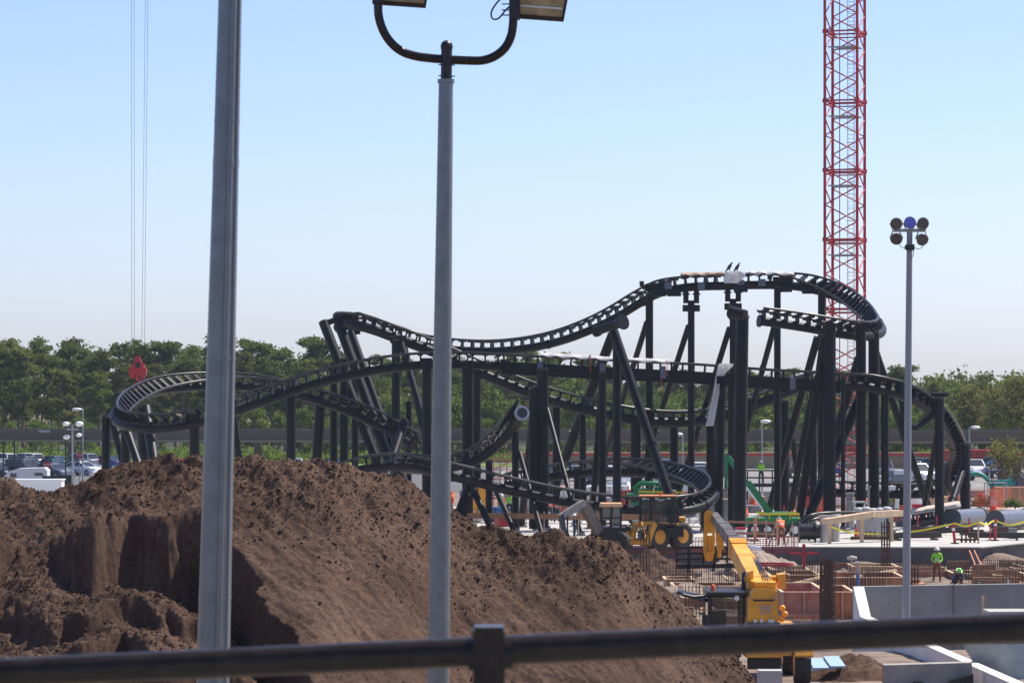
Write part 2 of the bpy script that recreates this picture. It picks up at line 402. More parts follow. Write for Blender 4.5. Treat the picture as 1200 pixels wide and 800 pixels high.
def track(label, ctl, group='coaster track runs', gap=.78, sr=.30, square=False, drop=.78, endrings=(), tie=TIE, gauge=.56, seams=8):
    """ctl: (px, py, distance, up vector) on the rail plane"""
    raw = []
    for (px,py,d,up) in ctl: raw.append(list(P(px,py,d))+list(Vector(up).normalized()))
    cv = catmull(raw, 14); pos = [Vector(c[:3]) for c in cv]; up = [Vector(c[3:6]) for c in cv]
    # even resampling
    L = [0]
    for i in range(1, len(pos)): L.append(L[-1]+(pos[i]-pos[i-1]).length)
    T = []
    for i in range(len(pos)): T.append((pos[min(i+1,len(pos)-1)]-pos[max(i-1,0)]).normalized())
    root = thing('coaster_track', label, 'coaster track', (pos[0].x, pos[0].y, 0), group=group)
    U, S = [], []
    for i in range(len(pos)):
        s = T[i].cross(up[i]).normalized(); S.append(s); U.append(s.cross(T[i]).normalized())
    spine = MB(); sp = [pos[i]-U[i]*drop for i in range(len(pos))]
    if square:
        hw, hh = .30, .40
        vs = []; n = len(pos)
        for i in range(n):
            for a, c in ((-1,1),(1,1),(1,-1),(-1,-1)): vs.append(sp[i]+S[i]*a*hw+U[i]*c*hh)
        fs = [(i*4+k, i*4+(k+1)%4, (i+1)*4+(k+1)%4, (i+1)*4+k) for i in range(n-1) for k in range(4)]
        fs += [(3,2,1,0), tuple(n*4-4+k for k in range(4))]
        spine.add(vs, fs)
    else:
        spine.tube(sp, sr, 12)
        for i in endrings:
            spine.ring(sp[i], T[i], sr*1.35, .14)
        i0 = 0
        for i in range(len(pos)):
            if L[i]-L[i0] > seams: spine.ring(sp[i], T[i], sr*1.14, .16); i0 = i
    so_ = spine.part('spine', M_navy, root)
    for sd in (-1, 1):
        MB().tube([pos[i]+S[i]*sd*gauge for i in range(len(pos))], .085, 7).part('rail', M_rail, root)
    n = int(L[-1]/gap); off = (L[-1]-n*gap)/2; j = 0; ties = []
    for k in range(n+1):
        l = off+k*gap
        while j < len(L)-2 and L[j+1] < l: j += 1
        t = (l-L[j])/max(L[j+1]-L[j],1e-6)
        p = pos[j].lerp(pos[j+1], t); T_ = T[j].lerp(T[j+1], t).normalized(); U_ = U[j].lerp(U[j+1], t)
        s = T_.cross(U_).normalized(); u = s.cross(T_)
        o = bpy.data.objects.new('cross_tie', tie); COL.objects.link(o); o.parent = root
        M = Matrix((s, T_, u)).transposed().to_4x4(); M.translation = p-root.location
        if square: M = M @ Matrix.Translation((0,0,.1))
        o.matrix_local = M; ties.append(o)
    return root, pos, sp, T, U, S
Z1 = (0,0,1)
# upper run: crest at the left, valley, climb, flat top, turn towards the viewer, open end
trA = track('high coaster track dipping in a long valley, and turning back to a cut end', [
 (404,370,247,(.1,-.3,.95)),(425,371,248,(0,-.15,1)),(452,379,249,Z1),(480,388,250,Z1),(505,394,250,Z1),(540,398,250,Z1),(580,399,249,Z1),(620,395,248,Z1),(655,387,247,Z1),
 (690,374,246,Z1),(720,359,245,Z1),(745,344,244,Z1),(768,332,243,Z1),(790,326,242,Z1),(815,323,242,Z1),(850,322,241,Z1),
 (890,321,241,Z1),(925,322,241,(0,-.25,1)),(955,329,240,(-.10,-.6,.85)),(985,342,237.5,(-.4,-.7,.75)),(1008,359,233.5,(-.75,-.55,.7)),(1020,373,229.5,(-.95,-.2,.6)),(1022,381,226,(-.8,.35,.75)),
 (1010,382,223.5,(-.3,.5,.9)),(985,378,222,(0,.35,1)),(950,371,221,(0,.2,1)),(920,366,220.5,(0,.15,1)),(891,362,220,(0,.15,1))], endrings=(0,-1))
# tight turn at the left crest and the descent that passes behind the long straight
trB = track('coaster track coming off the left crest and sagging behind the straight girder track', [
 (400,370,245,(.15,-.3,1)),(404,367,243,(.1,-.1,1)),(416,367,241.5,(0,0,1)),(440,373,241,(0,0,1)),(470,384,241,(0,0,1)),(505,397,241,Z1),(535,410,241,Z1),(560,421,241,Z1),
 (590,434,241,Z1),(620,446,241,Z1),(650,456,241,Z1),(690,467,241,Z1),(730,476,242,Z1),(770,481,243,Z1),(810,481,244,Z1),(845,475,245,Z1),(875,465,246,Z1),
 (905,453,247,Z1),(940,440,248,Z1),(975,432,248,Z1)], endrings=(0,-1), sr=.36, drop=.80)
# left loop: cut end, far side, turn, near side rising into the straight
trC = track('coaster track of the wide low turn at far left, running up into the straight girder', [
 (492,513,237,(0,.55,.7)),(470,499,238,(0,.5,.75)),(440,483,239,(0,.45,.8)),(405,467,240,(0,.3,.9)),(370,455,241,(0,.15,1)),(335,446,241,(0,0,1)),(300,441,241,(0,-.2,1)),(262,440,240.5,(0,-.4,1)),
 (225,442,239,(.1,-.6,.85)),(190,448,236.5,(.35,-.7,.75)),(163,459,233,(.6,-.65,.7)),(146,473,229,(.85,-.35,.65)),(146,484,226,(.75,.25,.8)),(162,489,224,(.4,.5,.9)),
 (190,490,223,(.1,.5,.95)),(225,484,222,(0,.4,1)),(260,474,221.5,(0,.3,1)),(295,461,221,(0,.2,1)),(330,448,220.5,Z1),(370,435,220,Z1),(410,425,220,Z1),(450,418,220,Z1),(490,414,220,Z1),(540,413,220,Z1),(588,415,220,Z1)], endrings=(0,-1), gap=.84)
trD = track('long straight coaster track on a deep box girder, partly wrapped in sheeting', [
 (589,415,220,Z1),(620,417,220,Z1),(660,419,220,Z1),(700,421,220,Z1),(740,423,220,Z1),(780,425,220,Z1),(820,427,220,Z1),(860,430,220,Z1),(900,433,220,Z1),(940,435,220,Z1),(985,438,220,Z1)], square=True, gap=.72, drop=.86, tie=TIE)
trE = track('coaster track plunging round the right-hand end and returning low to the left', [
 (986,438,220,Z1),(1015,439,220,Z1),(1040,444,220.5,(.1,0,1)),(1065,451,221.5,(.3,0,.95)),(1090,464,223,(.55,.05,.8)),(1110,482,225,(.8,.1,.6)),(1124,502,228,(.95,.1,.3)),
 (1131,524,231,(1,.1,0)),(1128,545,234,(.9,-.1,-.25)),(1117,558,236,(.5,-.3,.5)),(1100,564,237,(0,-.3,.95)),(1075,566,238,(0,-.2,1)),(1045,566,238,Z1),(1010,565,238,Z1),(975,564,238,Z1),(930,563,238,Z1)], endrings=(0,-1))
trF = track('low coaster track near the ground making a flat turn in front of the green lifts', [
 (392,545,212,Z1),(420,536,212,Z1),(450,532,212,Z1),(480,532,212,Z1),(510,538,211,Z1),(545,546,211,Z1),(585,556,211,Z1),(625,565,211,Z1),(665,573,211,Z1),(705,579,211,Z1),(745,583,211,(0,.1,1)),(785,585,211.5,(-.1,.35,1)),
 (812,582,213,(-.4,.4,.9)),(826,573,216,(-.85,-.1,.6)),(820,562,220,(-.7,-.45,.7)),(800,553,224,(-.4,-.65,.75)),(775,546,227,(-.2,-.6,.8)),(745,541,229,(0,-.4,.95)),(710,540,230,(0,-.2,1)),(675,541,230.5,Z1),(645,545,230.5,Z1),(618,550,230.5,Z1),(590,556,230.5,Z1)], endrings=(-1,), gap=.84)
trG = track('short coaster track curving up to an open round cut end beside the tall twin column', [
 (600,475,211.5,(-.75,-.05,.65)),(592,488,213.5,(-.7,-.05,.7)),(579,505,215,(-.5,0,.85)),(561,521,216,(-.3,0,.95)),(540,530,216.5,(-.1,0,1)),(518,535,217.5,Z1),(495,536,219,Z1),(470,535,221,Z1)], endrings=(0,-1), gap=.7)
# dark blue joint where trG is cut: round tube mouth
mo = MB(); c0 = trG[2][0]; t0 = trG[3][0]
mo.tube([c0-t0*.12, c0+t0*.02], .47, 22, True); mo.part('flange', M_grey, trG[0])
mo = MB(); mo.tube([c0-t0*.135, c0-t0*.125], .33, 20); mo.part('bore', M_black, trG[0])

# ---------------------------------------------------------------- supports
SUPG = 'dark tubular supports holding up the coaster track'
def footing(b, x, y, r=.55):
    b.box((x,y,.02),(r*2.3,r*2.3,.16)); b.cyl((x,y,.1),(x,y,.18),r*.95,14,False)
    for k in range(8):
        a = k*math.pi/4+.2; b.cyl((x+math.cos(a)*r*.8,y+math.sin(a)*r*.8,.17),(x+math.cos(a)*r*.8,y+math.sin(a)*r*.8,.30),.035,6,False)
def support(label, shaft, legs=(), d=230, extra=None, cap=None, arm=None):
    """shaft: (px, pytop, widthpx[, px at ground]); legs: (px0,py0,px1,py1,w[,ddepth]) running from a joint down to the ground"""
    if shaft:
        px, py, w = shaft[:3]; r = w/F*d/2
        t = P(px, py, d); pg = shaft[3] if len(shaft) > 3 else px
        g = PZ(pg, d)
    else:
        g = PZ(legs[0][2], d); t = None
    root = thing('track_support', label, 'coaster support', (g.x, g.y, 0), group=SUPG)
    ft = MB()
    if shaft:
        b = MB(); b.cyl(g+Vector((0,0,.1)), t, r, 18); 
        zj = t.z*.48; jj = g.lerp(t, .48); b.ring(jj, t-g, r*1.12, .12)
        b.part('column', M_navy, root); footing(ft, g.x, g.y, r*1.5)
        if cap != 'none':
            c = MB(); ax = (t-g).normalized(); c.ring(t, ax, r*1.10, .16)
            c.part('cap_plate', M_rail, root)
    for lg in legs:
        x0,y0,x1,y1,w = lg[:5]; dd = lg[5] if len(lg) > 5 else -3.0
        r = w/F*d/2; a = P(x0,y0,d); q = P(x1,y1,d+dd)
        k = a.z/max(a.z-q.z,.01); e = a+(q-a)*k
        b = MB(); b.cyl(a, e+(a-e).normalized()*.1, r, 16)
        m_ = a.lerp(e,.55); b.ring(m_, e-a, r*1.18, .12); b.ring(m_+(e-a).normalized()*.2, e-a, r*1.05, .1)
        b.part('leg', M_navy, root); footing(ft, e.x, e.y, r*1.5)
    ft.part('footing', M_concd, root)
    if arm:
        b = MB()
        for a_ in arm:
            p0 = P(a_[0],a_[1],d+(a_[5] if len(a_)>5 else 0)); p1 = P(a_[2],a_[3],d+(a_[6] if len(a_)>6 else 0)); b.cyl(p0,p1,a_[4]/F*d/2,12)
        b.part('arm', M_navy, root)
    if extra: extra(root, t, d)
    return root
def cradle(root, t, d):
    b = MB(); s = d/F
    b.box(t+Vector((0,0,-.55)), (20*s,.55,.85*9*s)); 
    for k in (-1,1):
        b.cyl(t+Vector((k*6.2*s,0,-.2)), t+Vector((k*6.2*s,0,.85)), 3.2*s, 10)
        b.ring(t+Vector((k*6.2*s,0,.45)), (0,0,1), 4.8*s, .1)
    b.part('cradle', M_navy, root)
def saddle(root, t, d):
    b = MB(); s = d/F; b.box(t+Vector((0,0,.0)), (13*s,.9,.5)); b.part('saddle', M_navy, root)
def bracket(root, t, d):
    b = MB(); s = d/F; b.box(t+Vector((6*s,0,.45)), (22*s,.8,8*s)); b.box(t+Vector((-9*s,0,.7)),(5*s,.6,6*s)); b.part('bracket', M_navy, root)
def flange_end(root, t, d):
    b = MB(); a = P(702,387,d); e = P(730,377,d-1.5); b.cyl(a,e,.28,14); ax = (e-a).normalized(); b.ring(e, ax, .48, .10); b.tube([e-ax*.5,e],[.28,.42],14); b.ring(a-ax*.2, ax, .34, .25)
    b.part('cross_arm', M_navy, root)
def lens(root, t, d):
    b = MB(); s = d/F; c = t+Vector((-5*s,-.1,.15)); b.cyl(c+Vector((.4,-.25,-.1)), c+Vector((-.5,.3,.15)), 7.0*s, 18)
    for k in range(9): 
        a = k*math.pi*2/9; b.ball(c+Vector((-.5,.3,.15))+Vector((math.cos(a)*.1, 0, 0))+Vector((.0,math.cos(a)*.33,math.sin(a)*.40)),.07,6)
    b.part('joint_flange', M_navy, root)
# left turn
support('stout column beside the outermost left edge of the wide low turn', (124,487,10), d=231, arm=[(124,489,146,480,6,0,-3)], legs=[(133,491,146,545,11,-2)])
support('leaning support with pale top plate under the left turn, second from the outer edge', (147,502,11), d=226, legs=[(148,502,161,540,10,-2)], arm=[(140,502,156,497,4)])
support('thick tilted support inside the left turn, behind the near rails', (167,476,14,171), d=239, legs=[(171,478,180,535,13,-3)])
support('short support with flared top just left of the grey lamp pole', (228,489,12), d=222, arm=[(220,488,236,486,7)], extra=saddle)
support('slim leaning support just right of the grey lamp pole', None, legs=[(271,470,279,532,9,2)], d=240)
support('straight column under the crossing of the two rising tracks', (341,462,11), d=222, arm=[(341,466,341,458,13)])
support('blue-black column leaning slightly left behind the descending track', (376,466,12,367), d=243)
# crest
support('outermost leaning crest support with vertical column below', (391,424,9), d=246, legs=[(379,377,437,528,12,-4)], cap='none')
support('second leaning crest support, bent at half height', (403,420,10), d=243, legs=[(397,379,451,527,12,-4)], cap='none', arm=[(384,378,412,368,7,0,0)])
support('third leaning crest support, closest to the crest track', (416,440,8), d=247, legs=[(411,388,459,522,9,-4)], cap='none', arm=[(409,390,422,388,7)])
support('short fat-headed support under the descent, with a leg sloping right', (464,398,10), d=238, legs=[(470,402,499,500,8,-3)], arm=[(457,398,472,396,9)])
support('thin support leaning right between the crest descent and the middle lamp pole', (479,470,7), d=244, legs=[(472,400,491,480,8,-2)], cap='none')
support('diagonal support leaning left towards the soil heap crest', None, legs=[(474,494,463,528,11,-2)], d=236)
support('straight column just left of the middle lamp pole', (500,424,11), d=219, extra=saddle)
support('thick column just right of the middle lamp pole', (548,430,13), d=219, extra=saddle)
support('slim blue-black column paired with the thick one right of the middle lamp pole', (559,432,9), d=241)
support('tall twin column carrying the left end of the box girder', (636,432,14), d=218, legs=[(628,455,618,548,9,3),(641,478,666,572,6,-5)], extra=lambda r,t,d:(lambda b:(b.cyl(PZ(626,d)+Vector((0,0,.1)),P(626,455,d),.34,14), b.cyl(PZ(626,d,.1),P(627,470,d),.26,14), b.part('second_column', M_navy, r)))(MB()))
support('far slender column behind the tall twin column', (652,468,9), d=243)
support('short column under the sagging coaster track, left of the open cut end', (573,540,8), d=214, legs=[(580,570,592,598,7,-2)])
support('slim column under the open round cut end', (604,505,8), d=215, legs=[(609,530,624,585,6,-4)])
support('fat bent support stub beneath the low track near the heap', None, legs=[(552,568,543,592,14,-1),(553,570,565,596,8,-1)], d=212)
support('heavy support leaning left up to the high valley track elbow', None, legs=[(718,392,658,548,12,6)], d=243, arm=[(704,386,722,380,8)])
support('large near A-frame with a flanged cross arm on top', (723,400,10), d=206, legs=[(717,381,787,588,11,-4)], extra=flange_end, cap='none')
support('slim column under the girder beside the large A-frame', (706,436,9), d=218, legs=[(705,450,694,600,7,2)])
support('far column under the low point of the sagging track', (745,494,12), d=243)
support('high support left of the two cradle-topped ones, with short brace', (761,344,9), d=243, legs=[(758,378,729,470,7,6)], extra=bracket)
support('left one of the two high supports topped by a U-shaped cradle', (810,352,8), d=241, legs=[(807,382,769,500,7,6)], extra=cradle, cap='none')
support('right one of the two high supports topped by a U-shaped cradle', (859,350,8), d=241, legs=[(855,384,805,545,7,6)], extra=cradle, cap='none')
support('thick near column with a bolted joint ring at its top', (870,371,15,866), d=204, extra=lens)
support('paired dark column standing left of the bolted-joint column', (846,445,9,842), d=219, legs=[(843,450,838,600,6,2)], extra=saddle)
support('high support just left of the open track end, with long brace', (911,336,8), d=241, legs=[(908,380,870,520,7,6)], extra=bracket)
support('far column beneath the rising end of the sagging track', (920,470,10), d=246, legs=[(926,490,936,570,7,2)])
support('high support standing behind the open track end', (963,342,9), d=240, legs=[(958,395,905,585,9,4)], extra=bracket)
support('thickest near column under the overhanging open track', (972,383,15), d=219, legs=[(966,395,938,600,10,3)], extra=saddle)
support('near column under the open track closest to its turn', (1009,383,12), d=221, legs=[(1006,420,976,520,10,4)], extra=saddle)
support('plain column at the right end of the high turn', (1024,389,13), d=224, legs=[(1019,440,950,600,11,-3)])
support('teal-tinted outrigger leg sloping right from the high turn', None, legs=[(1018,388,1078,565,9,4)], d=230, arm=[(1010,386,1030,384,6)])
support('slim column half hidden left of the floodlight pole', (1037,452,9), d=221)
support('hooked support arm and column left of the plunging track', (1101,466,11), d=220, legs=[(1099,505,1084,590,7,4)], arm=[(1091,462,1111,462,5),(1101,476,1087,492,7),(1087,492,1076,500,7),(1076,500,1058,501,7),(1058,501,1057,470,6),(1056,447,1057,462,7)])
support('thick column under the steepest bend at the far right', (1131,520,12), d=229, legs=[(1129,548,1113,596,9,-3)])
support('dark column standing between the paired column and the bolted-joint column', (857,446,8), d=217, extra=saddle)
support('far thick column left of the hanging cloth tail, under the sagging track', (833,487,11), d=247)
support('far column just left of the red mast, behind the thickest near column', (953,448,9), d=234, legs=[(950,470,928,590,8,2)])
support('slim column close right of the thickest near column', (988,440,5), d=218)
support('far column seen between the twin column and the slim girder column', (683,480,8), d=246)
support('far column behind the U-cradle supports, under the low point', (790,494,10), d=248)
support('stubby column under the low return track at right', (1058,570,8), d=238)
support('short column under the flat low turn, right of the yellow loader', (826,583,9), d=214)
support('short column below the back of the flat low turn', (760,552,7), d=228)
support('rear column below the back of the low turn, left of the near A-frame', (676,548,7), d=230)

# brackets, plates under the straight girder (pale clamps)
def girder_clamps():
    for (px, py) in ((633,432),(706,433),(777,436),(929,449)):
        b = MB(); c = P(px, py, 219.2); b.box(c, (.36,.1,.8)); b.part('clamp_plate', mat('pale_primer', (.10,.12,.16), .5), trD[0])
    for (px,py) in ((772,343),(790,343),(868,338),(920,338),(948,340)):
        b = MB(); c = P(px,py,240.6); b.box(c, (.95,.7,.5)); b.part('splice_box', M_navy, trA[0])
    for (px,py) in ((783,335),(822,335),(868,332),(893,331)):
        b = MB(); c = P(px,py,240.3); b.box(c, (.5,.08,.5)); b.part('clamp_plate', mat('pale_primer', (.10,.12,.16), .5), trA[0])
girder_clamps()

# sheeting on the rails
def sheeting(name, label, pts, halfw, m, thick=.1, seed=1, cat='sheeting', sag=.06, rest=0.10):
    r_ = random.Random(seed); pos = [P(*p) for p in pts]; cv = catmull(pos, 12); n = len(cv)
    b = MB(); vs = []; W = 9
    for i, c in enumerate(cv):
        for k in range(W):
            u = k/(W-1)*2-1
            y = u*halfw; z = rest+ thick*.5 + sag*math.sin(i*.9+k)*.5 + r_.uniform(-.02,.025) - (.16*max(0,abs(u)-.78)/.22)
            vs.append((c[0], c[1]+y, c[2]+z))
    fs = [(i*W+k, i*W+k+1, (i+1)*W+k+1, (i+1)*W+k) for i in range(n-1) for k in range(W-1)]
    # underside, so that the cover has thickness
    o = len(vs); vs += [(x,y,z-.03) for x,y,z in vs]; fs += [tuple(o+i for i in reversed(f)) for f in fs]
    rim = [i*W for i in range(n)]; 
    for i in range(n-1):
        for k in (0, W-1): fs.append((i*W+k,(i+1)*W+k,o+(i+1)*W+k,o+i*W+k))
    b.add(vs, fs, True)
    return solo(name, b, m, label, cat, (cv[0][0],cv[0][1],min(v[2] for v in vs)))
sheeting('cover_sheet', 'crumpled white sheet laid along the left half of the box girder rails', [(632,417,220),(660,418.5,220),(700,421,220),(740,423,220),(784,425,220)], .75, M_cloth, seed=3, sag=.10, rest=.12)
sheeting('cover_sheet', 'tan and white cover on top of the high track, left of the draped cloth', [(798,323,241.6),(825,322.5,241.5),(850,322,241)], .75, M_brown, seed=4, sag=.12)
sheeting('cover_sheet', 'pale cover on the flat top of the high track, right of the draped cloth', [(878,321,241),(900,321,241),(930,322.5,241)], .72, M_cloth, seed=5, sag=.12)
def draped(name, label, outline, d, m, bow=.35, thick=.05, seed=2):
    """a hanging cloth: grid between left and right outline, folded in depth"""
    n = len(outline); W = 9; vs = []; r_ = random.Random(seed)
    for i, (x0, x1, y) in enumerate(outline):
        for k in range(W):
            u = k/(W-1); p = P(x0+(x1-x0)*u, y, d); p.y -= bow*math.sin(u*math.pi)+.08*math.sin(u*17+i)+r_.uniform(-.03,.03)
            vs.append(p)
    fs = [(i*W+k, i*W+k+1, (i+1)*W+k+1, (i+1)*W+k) for i in range(n-1) for k in range(W-1)]
    o = len(vs); vs += [Vector((v.x, v.y+thick, v.z)) for v in vs]; fs += [tuple(o+i for i in reversed(f)) for f in fs]
    b = MB(); b.add(vs, fs, True)
    return solo(name, b, m, label, 'sheeting', (vs[0].x, vs[0].y, min(v.z for v in vs)))
draped('draped_cloth', 'white cloth draped over the high track beneath the two birds', [(851,872,318),(849,874,321),(848,873,324),(848,869,328),(849,864,332)], 240.2, mat('white_drape',(.82,.80,.78),.7,transl=.35))
draped('draped_cloth', 'long white cloth tail hanging from the girder rails beside the bolted-joint column', [(843,860,426),(841,858,430),(840,852,435),(838,846,444),(836,843,460),(832,840,478),(829,838,490),(827,836,499)], 218.9, mat('white_drape',(.82,.80,.78),.7,transl=.35), bow=.2)
for (px, y0, y1, w) in ((692,417,437,'left'),(782,424,441,'right')):
    b = MB(); a = P(px,y0,219.2); c = P(px,y1,219.2); b.bar(a, c, .10, .03); b.bar(a+Vector((0,0,.05)), a+Vector((0,1.5,.05)), .10,.03)
    if w == 'right': b.bar(P(775,441,219.1), P(775,458,219.1), .09, .03)
    solo('tie_down_strap', b, M_orange, 'orange strap round the box girder at the %s end of the white sheet' % w, 'strap', c)
# two birds on the cloth
def bird(px, py, d, label, rz):
    g = P(px, py, d); root = thing('bird', label, 'bird', g, rz, group='black birds on the high track')
    m = mat('bird_feathers', (.012,.012,.014), .6, var=.3, scale=20); mb = MB()
    mb.tube([(-.26,0,.02),(-.16,0,.12),(-.05,0,.24),(.05,0,.38),(.10,0,.47),(.13,0,.55),(.17,0,.585),(.21,0,.585)], [.03,.07,.12,.11,.07,.048,.05,.028], 10)
    mb.tube([(.2,0,.585),(.27,0,.575),(.285,0,.55)], [.022,.012,.004], 6)
    mb.tube([(-.16,0,.10),(-.34,0,-.05)], [.055,.03], 8)
    for s in (-1,1): mb.tube([(.0,s*.04,.15),(.02,s*.05,.0),(.08,s*.05,.0)], [.025,.012,.012], 6)
    o = mb.part('body', m, root, world=False)
    for s in (-1,1):
        w = MB(); w.tube([(.06,s*.09,.38),(-.05,s*.11,.22),(-.26,s*.05,.0)], [.04,.055,.015], 8); w.part('wing', m, root, world=False)
b1 = bird(855,317.5,240.4, 'left one of two dark birds perched on the draped cloth', R(10))
b2 = bird(864,318,240.4, 'right one of two dark birds perched on the draped cloth', R(15))
# ================================================================ red lattice mast
def mast():
    d = 262.0; c = PZ(990, d); s = d/F
    root = thing('lattice_mast', 'tall red lattice mast with grey landings rising out of the picture', 'mast', c)
    Rr = 27.3*s; al = R(26)
    angs = [al, math.pi-al-R(52)+R(52), math.pi+al, -al]
    base = [R(90)*k+R(90)-R(64)  for k in range(4)]
    cor = [Vector((c.x+Rr*math.cos(a), c.y+Rr*math.sin(a), 0)) for a in base]
    zt = EYE+(HY+60)*s; per = 81*s; z0 = EYE-(281-HY)*s
    for q in cor:
        b = MB(); b.cyl(q, q+Vector((0,0,zt)), .115, 8); 
        z = z0-int(z0/per)*per
        while z < zt: b.ring(q+Vector((0,0,z)), (0,0,1), .19, .3, n=8); z += per
        b.part('leg', M_red, root)
    z = z0-int((z0)/per)*per-per; 
    bays = []
    while z < zt: bays.append(z); z += per
    for z in bays:
        fr = MB()
        for k in range(4):
            a, b2 = cor[k], cor[(k+1)%4]
            if z > 0: fr.bar(a+Vector((0,0,z)), b2+Vector((0,0,z)), .12); fr.bar(a+Vector((0,0,z-.28)), b2+Vector((0,0,z-.28)), .09)
        if z > 0: fr.part('ring_frame', M_red, root)
        for k in range(4):
            a, b2 = cor[k], cor[(k+1)%4]; br = MB(); n = 4; h = per/n; ok = False
            for j in range(n):
                za, zb = z+j*h, z+(j+1)*h
                if za < 0.05 or zb > zt: continue
                p, q = (a, b2) if j % 2 == 0 else (b2, a)
                br.cyl(p+Vector((0,0,za)), q+Vector((0,0,zb)), .05, 6); ok = True
            if ok: br.part('bracing', M_red, root)
        # landing
        if z+0 > 2:
            pl = MB(); zz = z-19*s
            k0 = .86
            ce = Vector((c.x,c.y,zz))
            pts = [ce+(Vector((q.x,q.y,zz))-ce)*.86 for q in cor]
            hole = [ce+(Vector((q.x,q.y,zz))-ce)*.3 for q in cor]
            for k in range(4):
                k2 = (k+1)%4
                if k == 1: continue
                pl.prism([pts[k],pts[k2],hole[k2],hole[k]], (0,0,0),(0,0,.10))
            pl.part('landing', M_grey, root)
    ld = MB(); lx = c.x+7*s; ly = c.y-.1
    for dx in (-.24,.24): ld.bar((lx+dx,ly,0.1),(lx+dx,ly,zt),.05)
    z = .3
    while z < zt: ld.bar((lx-.24,ly,z),(lx+.24,ly,z),.03); z += .3
    for j in range(int(zt/1.0)):
        for t in range(6):
            a0 = math.pi*t/6+math.pi*1.0; a1 = math.pi*(t+1)/6+math.pi
            ld.bar((lx+.35*math.cos(a0),ly+.5*math.sin(a0),j*1.0+.9),(lx+.35*math.cos(a1),ly+.5*math.sin(a1),j*1.0+.9),.025)
    ld.part('ladder', M_grey, root)
    cb = MB(); cb.cyl((c.x-6*s,c.y,0.1),(c.x-6*s,c.y,zt),.035,6); cb.part('cable', M_black, root)
    bs = MB(); bs.box((c.x,c.y,.15),(5,5,.3)); bs.part('base', M_concd, root)
mast()
# crane hook block hanging on four wires
def hook():
    d = 252.0; s = d/F; root = thing('crane_hook_block', 'red crane hook block hanging on four thin wires above the left turn', 'crane hook', P(161,450,d))
    b = MB(); y = P(161,433,d)
    def px(x, yy, dy=0): v = P(x,yy,d); v.y += dy; return v
    b.box(px(161.5,435), (20*s,.5,8.5*s)); b.box(px(161.5,432), (15*s,.62,12*s)); b.prism([px(157,428,-.25),px(167,428,-.25),px(165,421,-.25),px(158,421,-.25)],(0,0,0),(0,.5,0))
    b.box(px(161,419.5),(6*s,.4,4*s))
    b.part('frame', M_red, root)
    for x in (155,167.5):
        w = MB(); w.cyl(px(x,441,-.2), px(x,441,.2), 2.6*s, 16); w.part('sheave', M_red, root)
    w = MB(); w.cyl(px(162,428,-.36), px(162,428,-.26), 3.2*s, 16); w.part('pulley', M_black, root)
    h = MB(); pts = [px(161,439), px(161,444)]+[px(161.3+3.0*math.cos(a), 447.5+3.2*math.sin(a)) for a in np.linspace(-1.6,2.9,12)]
    h.tube(pts, .12, 8); h.part('hook', M_red, root)
    for x0, x1 in ((154.3,154),(157.5,157),(166,171),(169,174)):
        c = MB(); t = P(x1,-70,d); c.cyl(px(x0,427), t, .013, 5); c.part('wire', M_black, root)
hook()

